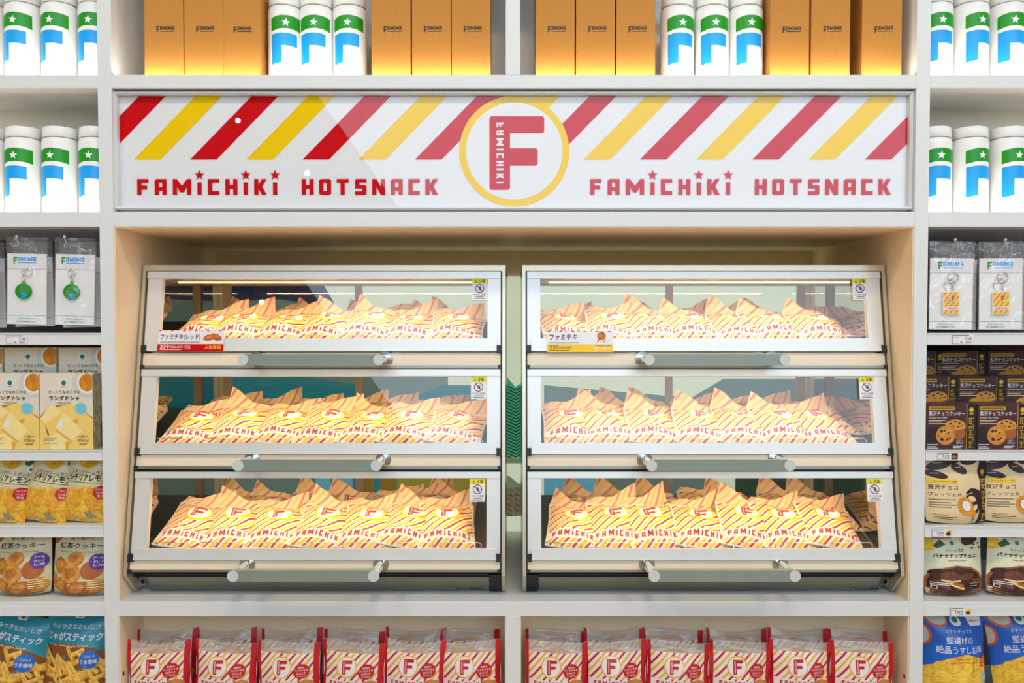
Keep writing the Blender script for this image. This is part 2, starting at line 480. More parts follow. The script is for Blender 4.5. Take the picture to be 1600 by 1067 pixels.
class Pr:
    """a printed design drawn in the item's own flat frame (x right, y down from its top edge)"""
    def __init__(s, x0, y0, x1, y1, W, box=None):
        s.b = (x0, y0, x1, y1)
        s.box = box or s.b
        s.k = W / (x1 - x0)
        s.tris, s.cache, s.n = [], None, 0
        s.W, s.H = W, (y1 - y0) * s.k

    def uv(s, p):
        return ((p[0] - (s.b[0] + s.b[2]) / 2) * s.k, (s.b[3] - p[1]) * s.k)

    def poly(s, pts, m, L=0, box=None):
        pts = clip_poly(pts, box or s.box)
        if len(pts) < 3:
            return
        s.n += 1
        L += (s.n % 40) * .02
        if len(pts) == 3:
            s.tris.append(([s.uv(p) for p in pts], m, L))
            return
        for t in tessellate_polygon([[Vector((p[0], p[1], 0)) for p in pts]]):
            q = [pts[i] for i in t]
            if abs((q[1][0] - q[0][0]) * (q[2][1] - q[0][1]) - (q[2][0] - q[0][0]) * (q[1][1] - q[0][1])) > 1e-9:
                s.tris.append(([s.uv(p) for p in q], m, L))

    def rect(s, x0, y0, x1, y1, m, L=0, r=0):
        if r:
            pts = []
            for cx, cy, a0 in ((x1 - r, y0 + r, -90), (x1 - r, y1 - r, 0), (x0 + r, y1 - r, 90), (x0 + r, y0 + r, 180)):
                pts += [(cx + r * math.cos(math.radians(a0 + a)), cy + r * math.sin(math.radians(a0 + a))) for a in (0, 30, 60, 90)]
            s.poly(pts, m, L)
        else:
            s.poly([(x0, y0), (x1, y0), (x1, y1), (x0, y1)], m, L)

    def ell(s, cx, cy, rx, ry=None, m='white', L=0, rot=0, n=28, jit=0):
        ry = ry or rx
        c, q = math.cos(math.radians(rot)), math.sin(math.radians(rot))
        pts = []
        for i in range(n):
            t = 2 * math.pi * i / n
            j = 1 + jit * random.uniform(-1, 1)
            x, y = rx * j * math.cos(t), ry * j * math.sin(t)
            pts.append((cx + x * c - y * q, cy + x * q + y * c))
        s.poly(pts, m, L)

    def star(s, cx, cy, r, m, L=0, rot=0):
        s.poly([(cx + (r if i % 2 == 0 else r * .42) * math.sin(math.radians(36 * i + rot)), cy - (r if i % 2 == 0 else r * .42) * math.cos(math.radians(36 * i + rot))) for i in range(10)], m, L)

    def line(s, x0, y0, x1, y1, wd, m, L=0):
        d = math.hypot(x1 - x0, y1 - y0)
        nx, ny = -(y1 - y0) / d * wd / 2, (x1 - x0) / d * wd / 2
        s.poly([(x0 + nx, y0 + ny), (x1 + nx, y1 + ny), (x1 - nx, y1 - ny), (x0 - nx, y0 - ny)], m, L)

    def text(s, body, xa, xb, ya, yb, m, L=0, bold=0.0, rot=0):
        """fit lettering to the box; rot=90 reads downwards"""
        T, tx0, tx1, ty0, ty1 = font_tris(body, bold)
        for t in T:
            q = []
            for x, y in t:
                a, b = (x - tx0) / (tx1 - tx0), (y - ty0) / (ty1 - ty0)
                if rot == 90:
                    q.append((xa + (xb - xa) * b, ya + (yb - ya) * a))
                else:
                    q.append((xa + (xb - xa) * a, yb + (ya - yb) * b))
            s.poly(q, m, L)

    def gly(s, body, xa, xb, ya, yb, m, L=0, gap=0.3, rot=0):
        tot, pos = 0, []
        for ch in body:
            if ch == ' ':
                tot += .45
                continue
            pos.append((ch, tot))
            tot += GLY[ch][0] + gap
        tot -= gap
        for ch, o in pos:
            for p in GLY[ch][1]:
                if rot == 90:
                    s.poly([(xa + (xb - xa) * y, ya + (yb - ya) * (o + x) / tot) for x, y in p], m, L)
                else:
                    s.poly([(xa + (xb - xa) * (o + x) / tot, yb + (ya - yb) * y) for x, y in p], m, L)
        return [(xa + (xb - xa) * (o + GLY[ch][0] / 2) / tot, ch) for ch, o in pos]

    def stripes(s, x0, y0, x1, y1, pitch, wd, cols, L=0, slope=1.0, off=0.0, wds=None):
        """slanting stripes, cut to the rectangle"""
        h = y1 - y0
        k0 = int(-(h / slope) / pitch) - 2
        for k in range(k0, int((x1 - x0) / pitch) + 3):
            b = x0 + k * pitch + off
            if wds:
                wd = wds[k % len(wds)]
            s.poly([(b, y1), (b + wd, y1), (b + wd + h / slope, y0), (b + h / slope, y0)], cols[k % len(cols)], L, (max(x0, s.box[0]), max(y0, s.box[1]), min(x1, s.box[2]), min(y1, s.box[3])))

    def mark(s, xa, xb, ya, yb, m, m2=None, L=0):
        """the shop mark: a tall F, five low letters and a rule under them"""
        w, h = xb - xa, yb - ya
        s.gly('F', xa, xa + w * .17, ya, yb, m2 or m, L)
        s.gly('AMIMA', xa + w * .2, xb, ya, ya + h * .62, m, L, gap=.16)
        s.rect(xa + w * .2, ya + h * .78, xb, ya + h * .9, m, L)


def lin_space(a, b, n):
    return [a + (b - a) * i / n for i in range(n + 1)]

# ------------------------------------------------------------------ the room (behind and around the camera)
def struct(name, bm, **k):
    return tag(bm.build(name), kind='structure')


b = MB(); b.box(-3.6, 3.6, -5.6, 0.6, -0.04, 0, 'floor_wood'); struct('floor', b)
b = MB(); b.box(-3.6, 3.6, -5.6, 0.6, 4.3, 4.34, 'room_ceiling'); struct('ceiling', b)
b = MB(); b.box(-3.64, -3.6, -5.6, 0.6, 0, 4.3, 'room_wall'); struct('wall_left', b)
b = MB(); b.box(3.6, 3.64, -5.6, 0.6, 0, 4.3, 'room_wall'); struct('wall_right', b)
b = MB(); b.box(-3.6, 3.6, -5.64, -5.6, 0, 2.0, 'room_wall'); b.box(-3.6, 3.6, -5.64, -5.6, 2.0, 4.3, 'room_dark'); struct('wall_back', b)
b = MB(); b.box(-3.6, 3.6, 0.6, 0.64, 0, 4.3, 'room_wall'); struct('wall_front', b)
m = mat('added_glow', (206, 230, 255), emit=4.1, noise=0.0)
b = MB()   # added glowing panel opposite the shelves, slanted to shape the sign's reflection
b.prism([(-2.25, 4.2), (-0.75, 2.12), (3.45, 2.12), (3.45, 4.2)], -5.598, -5.58, 'added_glow')
struct('glow_panel_1', b)

# ------------------------------------------------------------------ shelving
XI, XO, XE = 0.811, 0.839, 1.30
ZA, ZAb, ZB, ZBb, ZC, ZCb = zf(117), zf(138), zf(331), zf(354), zf(940), zf(963)
ZT, ZD = ZA + 0.27, 0.665
DEEP, SHAL, LOW, SIDE = 0.57, 0.17, 0.112, 0.30
unit = empty('display_shelving', (0, 0.3, 0), 'white built-in display shelving that holds everything in the picture', 'shelving')
unit_off = Vector((0, -0.3, 0))


def part(name, bm, parent=unit, off=None):
    o = bm.build(name, parent)
    o.location = -parent.location if off is None else off
    return o


for x0, x1 in ((-XO, -XI), (XI, XO), (-XE - .03, -XE), (XE, XE + .03)):
    b = MB(); b.box(x0, x1, 0, DEEP, 0.0, ZT + .028, 'white_laminate', .0008); part('upright', b)
for z0, z1 in ((ZA, ZT), (ZD, ZCb)):
    b = MB(); b.box(-.0165, .0125, 0, SHAL if z0 == ZA else LOW, z0, z1, 'white_laminate', .0008); part('divider', b)
for (z0, z1) in ((ZT, ZT + .028), (ZAb, ZA), (ZBb, ZB), (ZCb, ZC), (ZD - .028, ZD)):
    for x0, x1 in ((-XE, -XO), (-XI, XI), (XO, XE)):
        b = MB(); b.box(x0, x1, 0, DEEP if z1 in (ZC, ZB) and x1 == XI else SIDE, z0, z1, 'white_laminate', .0008); part('shelf_board', b)
# backs
for x0, x1, z0, z1, y, m in ((-XI, XI, ZA, ZT, SHAL, 'lit_laminate'), (-XE, -XO, ZA, ZT, SHAL, 'lit_laminate'), (XO, XE, ZA, ZT, SHAL, 'lit_laminate'),
                             (-XE, -XO, ZB, ZAb, SHAL, 'lit_laminate'), (XO, XE, ZB, ZAb, SHAL, 'lit_laminate'),
                             (-XI, XI, ZC, ZBb, DEEP, 'cream_laminate'), (-XI, XI, ZD, ZCb, LOW, 'cream_laminate'),
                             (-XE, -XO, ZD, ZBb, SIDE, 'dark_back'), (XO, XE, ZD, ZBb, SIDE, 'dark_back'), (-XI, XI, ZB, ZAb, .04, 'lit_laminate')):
    b = MB(); b.box(x0, x1, y, y + .015, z0, z1, m); part('back_panel', b)
# lining of the niche and lower compartments, its cream partly standing for warm light
for x0, x1, y0, y1, z0, z1 in ((-XI, -XI + .002, .003, DEEP, ZC, ZBb), (XI - .002, XI, .003, DEEP, ZC, ZBb), (-XI + .002, XI - .002, .003, DEEP, ZBb - .002, ZBb),
                               (-XI, -XI + .002, .003, LOW, ZD, ZCb), (XI - .002, XI, .003, LOW, ZD, ZCb), (-.0185, -.0165, .003, LOW, ZD, ZCb), (.0125, .0145, .003, LOW, ZD, ZCb)):
    b = MB(); b.box(x0, x1, y0, y1, z0, z1, 'cream_laminate'); part('lining', b)
# mint board behind the two cases, with added glow, printed landscape and painted reflections
b = MB()
yb = DEEP - .006
zt, zb_ = P(803, 432, yb).z, ZC
b.box(-.79, .79, yb, DEEP, zb_, zt, 'mint_board')
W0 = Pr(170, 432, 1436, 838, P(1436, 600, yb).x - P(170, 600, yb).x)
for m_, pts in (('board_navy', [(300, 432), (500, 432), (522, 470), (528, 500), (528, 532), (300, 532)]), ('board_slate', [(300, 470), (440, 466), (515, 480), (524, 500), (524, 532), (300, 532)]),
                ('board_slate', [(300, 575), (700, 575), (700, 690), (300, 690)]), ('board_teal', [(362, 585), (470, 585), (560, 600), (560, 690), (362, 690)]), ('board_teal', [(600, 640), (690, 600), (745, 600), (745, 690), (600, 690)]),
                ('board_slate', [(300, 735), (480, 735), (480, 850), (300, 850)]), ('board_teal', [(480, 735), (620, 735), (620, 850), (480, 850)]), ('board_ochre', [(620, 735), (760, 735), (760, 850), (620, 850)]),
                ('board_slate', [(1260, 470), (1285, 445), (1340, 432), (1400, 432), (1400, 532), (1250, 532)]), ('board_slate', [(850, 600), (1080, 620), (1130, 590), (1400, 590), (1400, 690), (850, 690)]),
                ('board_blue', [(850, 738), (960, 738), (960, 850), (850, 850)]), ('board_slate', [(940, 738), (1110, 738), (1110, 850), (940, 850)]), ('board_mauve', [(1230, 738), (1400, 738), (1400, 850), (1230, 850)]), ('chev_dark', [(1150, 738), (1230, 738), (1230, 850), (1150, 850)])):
    # dark areas and glass reflections painted as print, placed at the board's own distance
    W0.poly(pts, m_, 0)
for k in range(4):
    W0.rect(492 + k * 34, 746, 516 + k * 34, 770, ('board_blue', 'board_blue', 'bag_yellow', 'bag_yellow')[k], 1)  # squares painted for reflected goods on the shelves opposite
zW = P(803, 838, yb).z
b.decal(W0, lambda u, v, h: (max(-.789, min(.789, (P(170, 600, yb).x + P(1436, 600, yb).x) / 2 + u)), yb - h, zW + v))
pr = Pr(781, 432, 825, 838, P(825, 600, yb).x - P(781, 600, yb).x)
pr.poly([(781, 598), (792, 588), (805, 604), (825, 592), (825, 714), (781, 716)], 'chev_green', 0)
for i in range(26):
    y = 596 + i * 5
    pr.poly([(781, y), (806, y + 12), (825, y + 1), (825, y + 3.4), (806, y + 14.4), (781, y + 2.4)], 'chev_dark', 1, (781, 596, 825, 716))
pr.poly([(781, 716), (825, 716), (825, 724), (781, 724)], 'hill', 2)
pr.poly([(781, 742), (796, 744), (810, 756), (825, 752), (825, 806), (781, 806)], 'hill', 0)
pr.poly([(781, 764), (825, 760), (825, 806), (781, 808)], 'hatch', 1)
for i in range(9):
    pr.line(784 + (i % 2) * 20, 768 + i * 4, 800 + (i % 2) * 20, 775 + i * 4, 1.0, 'ink', 2)
pz = zt
H = pr.H
b.decal(pr, lambda u, v, h: (u, yb - h, zt - H + v))
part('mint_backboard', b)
# thin shelves with price rails in the two side bays
for sx in (-1, 1):
    for ya, yc in ((521, 539), (704, 719.5), (822.5, 839)):
        z1, z0 = zf(ya), zf(yc)
        b = MB()
        x0, x1 = sorted((sx * XO, sx * XE))
        b.box(x0, x1, .004, SIDE, z0 + .002, z1, 'white_laminate', .0006)
        part('thin_shelf', b)
        b = MB()
        b.box(x0, x1, -.002, .004, z0, z1 + .001, 'white_laminate', .0006)
        b.box(x0, x1, -.0035, -.002, z0 + .0005, z0 + .002, 'white_laminate')
        b.box(x0, x1, -.0035, -.002, z1 - .001, z1 + .0005, 'white_laminate')
        part('price_rail', b)
    b = MB()
    x0, x1 = sorted((sx * (XO + .004), sx * XE))
    b.box(x0, x1, -.0012, 0, zf(961.5), zf(947), 'white_laminate', .0004)
    b.box(x0, x1, -.0022, -.0012, zf(961.5), zf(960), 'white_laminate')
    part('price_rail', b)
# shelf-pin holes at the two ends of the lower compartments
for px, py, sx in ((192, 1057, -1), (1410, 1061, 1)):
    b = MB(); b.box(sx * (XI - .0024) - .0004, sx * (XI - .0024) + .0004, .012, .018, zf(py) - .004, zf(py) + .004, 'black'); part('pin_hole', b)

# ------------------------------------------------------------------ the long sign
sign = empty('shop_sign', (0, .02, ZB), 'long white sign with slanted red and yellow stripes and snack lettering', 'sign')
SY = .024
pr = Pr(186, 148, 1418, 324, xf(1418, SY) - xf(186, SY))
for k in range(-1, 14):
    x = 212 + 87.4 * k
    pr.poly([(x, 250), (x + 41.5, 250), (x + 141, 149), (x + 99.5, 149)], 'red' if k % 2 else 'yellow', 0)
pr.ell(803.5, 237, 85.5, 85.5, 'yellow', 1, n=72)
pr.ell(803.5, 237, 75, 75, 'sign_white', 2, n=72)
pr.rect(765, 183, 797, 297, 'red', 3, 4)
pr.rect(775, 183, 850, 209.5, 'red', 3, 4)
pr.rect(775, 232.5, 840, 259.5, 'red', 3, 4)
pr.gly('FAMICHIKI', 787, 776, 193, 287, 'sign_white', 4, gap=.42, rot=90)
for q in (0, 1):
    o = 704.5 * q
    for body, xa, xb, gap in (('FAMiCHiKi', 217, 435, .38), ('HOT', 473, 546, .34), ('SNACK', 556, 685, .34)):
        for x, ch in pr.gly(body, xa + o, xb + o, 280, 304.5, 'red', 3, gap=gap):
            if ch == 'i':
                pr.star(x, 274, 8.4, 'red', 3)
b = MB()
zs = zf(324, SY)
b.box(-.81, .81, SY + .0005, SY + .012, ZB, ZAb, 'sign_white')
cx = (xf(186, SY) + xf(1418, SY)) / 2
b.decal(pr, lambda u, v, h: (cx + u, SY - h + .0003, zs + v))
part('panel', b, sign)
b = MB()
x0, x1, z0, z1 = xf(180.5, .012), xf(1424, .012), zf(327.5, .012), zf(143, .012)
for (a, c, d, e, y) in ((x0, x1, z1 - .0062, z1, .010), (x0, x1, z0, z0 + .0055, .010), (x0, x0 + .0078, z0, z1, .011), (x1 - .0078, x1, z0, z1, .011)):
    b.box(a, c, y, SY, d, e, 'white_laminate', .0008)
    b.box(a + .0025, c - .0025, y - .0025, y, d + .002, e - .002, 'white_laminate', .0005)
part('frame', b, sign)
b = MB()
b.add([(x0, .0185, z0), (x1, .0185, z0), (x1, .0185, z1), (x0, .0185, z1)], [(0, 1, 2, 3)], 'acrylic')
part('clear_cover', b, sign)

# ------------------------------------------------------------------ heated cases
SL, YK, ZK = .169, .015, .972
AL = math.atan(SL)
NW = Vector((0, -math.cos(AL), math.sin(AL)))


def fp(x, z, w_=0.0):
    """a point on a case's sloping front: x, height along the slope as z, w_ outward"""
    return Vector((x, YK + SL * (z - ZK), z)) + NW * w_


def zp(py, w_=0.0):
    dy = (533.5 - py) / FPX
    d = Vector((0, math.cos(TILT) + dy * math.sin(TILT), -math.sin(TILT) + dy * math.cos(TILT)))
    k = (YK - w_ / math.cos(AL) + SL * (CZ - ZK) - CY) / (d.y - SL * d.z)
    return CZ + k * d.z


def xp(px, py):
    z = zp(py)
    return P(px, py, YK + SL * (z - ZK)).x


def slab(b, x0, x1, z0, z1, w0, w1, m):
    b.hexa([fp(x0, z0, w1), fp(x1, z0, w1), fp(x1, z0, w0), fp(x0, z0, w0), fp(x0, z1, w1), fp(x1, z1, w1), fp(x1, z1, w0), fp(x0, z1, w0)], m)


TIERS = ((425, 435.5, 529, 548.5, 552, 571, 575.5, 561), (577, 588, 692, 709, 710.5, 728, 733, 718), (737, 747, 857, 874, 875.5, 890, 893.5, 881.5))
HOLE = ((.551, .275))
ZTOP = zp(415)
TRAY_A = math.radians(10)
TRAYS = []
for t in TIERS:
    zg = zp(t[2])
    TRAYS.append((YK + SL * (zg - ZK) + .028, zg - .021))


def sticker_print():
    p = Pr(0, 0, 24, 35, .0325)
    p.rect(0, 0, 24, 35, 'card_white', 0)
    p.rect(0, 0, 24, 8, 'caution_yellow', 1)
    p.poly([(4, 6.8), (6.2, 1.6), (8.4, 6.8)], 'caution_ink', 2)
    p.poly([(5, 6.2), (6.2, 3), (7.4, 6.2)], 'caution_yellow', 3)
    p.rect(6, 3.8, 6.4, 5.2, 'caution_ink', 4)
    p.text('注意', 10.5, 20.5, 1.4, 6.8, 'caution_ink', 2, .01)
    p.ell(12, 16, 7.2, 7.2, 'caution_ink', 1)
    p.ell(12, 16, 6, 6, 'card_white', 2)
    p.ell(12.6, 16.6, 2.3, 2.6, 'grey_print', 3)
    for k in range(4):
        p.line(11 + k * 1.1, 15.5, 10.2 + k * 1.3, 11.8 + abs(k - 1.5) * .5, .8, 'grey_print', 3)
    p.line(7.2, 11.2, 16.8, 20.8, 1.1, 'caution_ink', 4)
    p.text('やけど注意', 2.5, 21.5, 24.5, 27.8, 'caution_ink', 2)
    p.rect(6, 29.2, 18, 30.2, 'grey_print', 2)
    p.rect(3.5, 31.6, 20.5, 32.6, 'grey_print', 2)
    return p


STICK = sticker_print()
maker = Pr(0, 0, 52, 8, .0)
maker = Pr(0, 0, 52, 8, .069)
maker.ell(4, 4, 3.6, 2.8, 'ink', 0)
maker.ell(4, 4, 2.6, 1.9, 'handle_end', 1)
maker.line(2, 5, 6, 3, .9, 'ink', 2)
maker.text('日本ヒーター機器株式会社', 9, 51, 1.8, 6.4, 'ink', 0)


def snack_case(sx, label):
    """sx = -1: the case whose outer end is at negative x; +1 the other one"""
    def X(a, c):
        return sorted((sx * a, sx * c))
    root = empty('hot_snack_case', (sx * .41, .28, ZC), label, 'display case', 'heated snack cases')
    B, PT = MB, lambda n, bm: part(n, bm, root)
    OUT, INN, GO, GI = .805, .018, .762, .057
    # outer shell
    b = B()
    x0, x1 = X(INN, OUT)
    slab(b, x0, x1, zp(424), ZTOP, -.03, .004, 'case_trim')
    for a, c in ((INN, INN + .0072), (OUT - .0072, OUT)):
        xa, xc = X(a, c)
        slab(b, xa, xc, ZK, zp(424), -.03, .004, 'case_trim')
        b.hexa([(xa, .058, .926), (xc, .058, .926), (xc, .09, .926), (xa, .09, .926), fp(xa, ZK, .004), fp(xc, ZK, .004), fp(xc, ZK, -.03), fp(xa, ZK, -.03)], 'case_trim')
    PT('outer_frame', b)
    for a, c in ((INN, INN + .003), (OUT - .003, OUT)):
        b = B()
        xa, xc = X(a, c)
        yt = fp(0, ZTOP, 0).y
        q = [(.075, .926), (.5, .926), (.5, ZTOP), (yt + .02, ZTOP), (fp(0, ZK, -.02).y, ZK)]
        b.add([(xa, y, z) for y, z in q] + [(xc, y, z) for y, z in q], [(0, 1, 2, 3, 4), (5, 6, 7, 8, 9)] + [(i, (i + 1) % 5, 5 + (i + 1) % 5, 5 + i) for i in range(5)], 'stainless')
        PT('side_panel', b)
    b = B(); b.box(x0, x1, fp(0, ZTOP, 0).y + .02, .5, ZTOP - .012, ZTOP - .001, 'case_trim'); PT('top_panel', b)
    # black gasket seen in the gaps round the doors
    b = B()
    for a, c in ((INN + .0072, INN + .02), (OUT - .02, OUT - .0072)):
        slab(b, *X(a, c), ZK + .004, zp(424), -.028, -.014, 'black')
    for pa, pc in ((426.5, 423.5), (577.6, 575), (737.4, 732.6)):
        slab(b, *X(INN + .0072, OUT - .0072), zp(pa), zp(pc), -.03, -.014, 'black')
    slab(b, *X(INN + .01, OUT - .01), zp(904), zp(892), -.05, -.024, 'shadow_gap')  # dark strip for the shade in the recess under the drawers
    PT('gasket', b)
    # base
    b = B()
    xa, xc = X(INN + .034, OUT - .034)
    yk = fp(0, zp(903), -.006).y
    b.hexa([(xa, .062, .9275), (xc, .062, .9275), (xc, .1, .9275), (xa, .1, .9275), (xa, yk + .018, zp(903)), (xc, yk + .018, zp(903)), (xc, .1, zp(903)), (xa, .1, zp(903))], 'rail_steel')
    tx = xf(729 if sx < 0 else 1355, .07)
    zc_ = P(803, 921.5, .066).z
    b.decal(maker, lambda u, v, h: (tx + u, .0575 - h + (zp(903) - .9275 > 0) * (.0 + (zc_ + v - .9275) / (zp(903) - .9275) * (yk + .018 - .062)) + .0042, zc_ + v))
    PT('base_panel', b)
    b = B()
    xa, xc = X(INN + .009, INN + .033)
    b.hexa([(xa, .058, .926), (xc, .058, .926), (xc, .1, .926), (xa, .1, .926), (xa, yk + .012, zp(902)), (xc, yk + .012, zp(902)), (xc, .1, zp(902)), (xa, .1, zp(902))], 'black')
    PT('corner_block', b)
    b = B()
    f = lambda a: sx * a
    q = [(f(OUT - .033), .062, .9275), (f(OUT - .009), .082, .938), (f(OUT - .009), .1, .938), (f(OUT - .033), .1, .9275),
         (f(OUT - .033), yk + .018, zp(903)), (f(OUT - .009), yk + .034, zp(903)), (f(OUT - .009), .1, zp(903)), (f(OUT - .033), .1, zp(903))]
    b.hexa(q, 'mirror_steel')
    PT('corner_trim', b)
    for fx in (.06, .76):
        for fy in (.1, .46):
            b = B(); b.tube([(sx * fx, fy, ZC), (sx * fx, fy, .936)], .014, 'black', 12); PT('foot', b)
    b = B(); b.box(*X(INN + .003, OUT - .003), .085, .5, .9275, zp(897) , 'stainless'); PT('floor_pan', b)
    # inside
    for a, c in ((INN + .018, INN + .02), (OUT - .022, OUT - .02)):
        b = B()
        xa, xc = X(a, c)
        q = [(fp(0, .985, -.016).y, .985), (.47, .985), (.47, ZTOP - .012), (fp(0, ZTOP - .012, -.016).y, ZTOP - .012)]
        b.add([(xa, y, z) for y, z in q] + [(xc, y, z) for y, z in q], [(0, 1, 2, 3), (4, 5, 6, 7)] + [(i, (i + 1) % 4, 4 + (i + 1) % 4, 4 + i) for i in range(4)], 'mirror_steel')
        PT('inner_wall', b)
    for a, c in ((INN + .003, .403), (.403, OUT - .003)):
        b = B()
        xa, xc = X(a, c)
        for p0, p1 in ((a, a + (.009 if a > .1 else .03)), (c - (.009 if c < .5 else .067), c - (0 if c < .5 else .047))):
            b.box(*X(p0, p1), .462, .474, .94, ZTOP - .012, 'beige_post')
        b.box(xa, xc, .466, .473, ZTOP - .03, ZTOP - .012, 'beige_post')
        rd = PT('rear_door', b)
        b = B()
        b.add([(xa, .47, .945), (xc, .47, .945), (xc, .47, ZTOP - .014), (xa, .47, ZTOP - .014)], [(0, 1, 2, 3)], 'glass')
        part('rear_pane', b, rd, (0, 0, 0))
    for k, (d0, g0, g1, d1, c0, c1, r1, hp) in enumerate(TIERS):
        # door
        dz1, dz0, gz1, gz0 = zp(d0), zp(d1), zp(g0), zp(g1)
        b = B()
        slab(b, *X(INN + .0105, OUT - .0105), gz1, dz1, -.012, .004, 'aluminium')
        slab(b, *X(INN + .0105, GI), dz0 + .0005, gz1, -.012, .001, 'aluminium')
        slab(b, *X(GO, OUT - .0115), dz0 + .0005, gz1, -.012, .001, 'aluminium')
        slab(b, *X(INN + .019, OUT - .019), dz0, gz0, -.012, .006, 'aluminium')
        slab(b, *X(INN + .019, OUT - .019), dz0 - .0005, dz0 + .002, -.012, .008, 'aluminium')
        door = part('glass_door', b, root)
        b = B()
        b.add([fp(x, z, -.005) for x, z in ((X(GI - .002, GO + .002)[0], gz0 - .002), (X(GI - .002, GO + .002)[1], gz0 - .002), (X(GI - .002, GO + .002)[1], gz1 + .002), (X(GI - .002, GO + .002)[0], gz1 + .002))], [(0, 1, 2, 3)], 'glass')
        g = part('pane', b, door, -root.location * 0)
        for a, c in ((INN + .0075, INN + .019), (OUT - .019, OUT - .0075)):
            b = B(); slab(b, *X(a, c), dz0 - .004, dz0 + .012, -.01, .0075, 'black'); part('corner_clip', b, door, (0, 0, 0))
        b = B()
        sp = {(-1): ((738, 435.5), (736, 589), (734, 748)), 1: ((1330.5, 435.5), (1341, 589), (1353, 748))}[sx][k]
        zt_, xl = zp(sp[1]), xp(sp[0], sp[1])
        cxs = xl + STICK.W / 2
        b.decal(STICK, lambda u, v, h: fp(cxs + u, zt_ - (STICK.H - v) * math.cos(AL), .0012 + h))
        tag(part('caution_sticker', b, door, (0, 0, 0)), 'white caution sticker with yellow header and crossed-out hand')
        # drawer front, rail, handle
        b = B(); slab(b, *X(INN + .0105, OUT - .0105), zp(c1), zp(c0), -.02, 0, 'cream_panel'); fr_ = part('drawer_front', b, root)
        b = B()
        hz = zp(hp)
        HD = Vector((0, -.9994, .035))
        for hx in HOLE:
            c = fp(sx * hx, hz)
            b.tube([c + HD * .0, c + HD * .0015], .0165, 'stainless', 20)
            b.tube([c + HD * .0015, c + HD * .0885], .0095, 'chrome', 16)
            b.tube([c + HD * .0885, c + HD * .0905], .0112, 'handle_end', 20)
        up = Vector((0, math.sin(AL), math.cos(AL)))
        c0_, c1_ = (fp(sx * h_, hz) for h_ in HOLE)
        cs = []
        for dv in (-.0112, .0112):
            for (c_, w_) in ((c0_, .0885), (c1_, .0885), (c1_, .074), (c0_, .074)):
                cs.append(c_ + HD * w_ + Vector((0, 0, dv)))
        b.hexa(cs, 'handle_steel')
        tag(part('handle', b, fr_, (0, 0, 0)), 'flat steel bar handle on two round posts')
        b = B(); slab(b, *X(INN + .0105, OUT - .0105), zp(r1), zp(c1) , -.016, .004, 'rail_steel'); part('slide_rail', b, root)
        for a, c in ((INN + .0075, INN + .016), (OUT - .016, OUT - .0075)):
            b = B(); slab(b, *X(a, c), zp(r1 + 1.5), zp(c1 - .5), -.012, .006, 'black'); part('rail_cap', b, root)
        # tier floor, tray, lamp
        b = B()
        zb0, zb1 = zp(r1), zp(d1) - .001
        b.hexa([Vector((X(INN + .02, OUT - .022)[i], y, z)) for z, i, y in ((zb0, 0, fp(0, zb0, -.02).y), (zb0, 1, fp(0, zb0, -.02).y), (zb0, 1, .46), (zb0, 0, .46),
                                                                            (zb1, 0, fp(0, zb1, -.014).y), (zb1, 1, fp(0, zb1, -.014).y), (zb1, 1, .46), (zb1, 0, .46))], 'stainless')
        part('tier_floor', b, root)
        y0, z0 = TRAYS[k]
        L = .33
        b = B()
        ca, sa = math.cos(TRAY_A), math.sin(TRAY_A)
        xa, xc = X(INN + .024, OUT - .026)
        b.hexa([(xa, y0, z0 - .003), (xc, y0, z0 - .003), (xc, y0 + L * ca, z0 + L * sa - .003), (xa, y0 + L * ca, z0 + L * sa - .003),
                (xa, y0, z0), (xc, y0, z0), (xc, y0 + L * ca, z0 + L * sa), (xa, y0 + L * ca, z0 + L * sa)], 'tray')
        tr = part('tray', b, root)
        b = B()
        n = 7
        for i in range(n):
            a = xa + .012 + (xc - xa - .024) * i / n
            c = xa + .012 + (xc - xa - .024) * (i + .86) / n
            b.tube([(a, y0 - .006, z0), (a, y0 - .007, z0 + .024), (a + .006, y0 - .007, z0 + .028), (c - .006, y0 - .007, z0 + .028), (c, y0 - .007, z0 + .024), (c, y0 - .006, z0)], .0011, 'chrome', 6)
        b.tube([(xa, y0 - .006, z0 + .001), (xc, y0 - .006, z0 + .001)], .0012, 'chrome', 6)
        part('wire_rail', b, tr, (0, 0, 0))
        b = B()
        slab(b, *X(GI + .02, GO - .02), gz1 - (.0028 if k == 0 else -.006), gz1 + (-.0006 if k == 0 else .0085), -.036, -.03, 'lamp')
        slab(b, *X(GI, GO), gz1 + (-.0005 if k == 0 else .0085), gz1 + .012, -.042, -.02, 'case_trim')
        part('lamp_strip', b, root)
        pt = fp(sx * .41, gz1 - (.006 if k == 0 else -.003), -.034)
        area('case_lamp', pt, GO - GI - .05, .012, CASE_W[k], WARM, (0, .30, -1))
    return root


CASE_W = (0.78, 0.80, 0.85)
snack_case(-1, 'heated glass snack case that carries the red price card')
snack_case(1, 'heated glass snack case that carries the yellow price card')

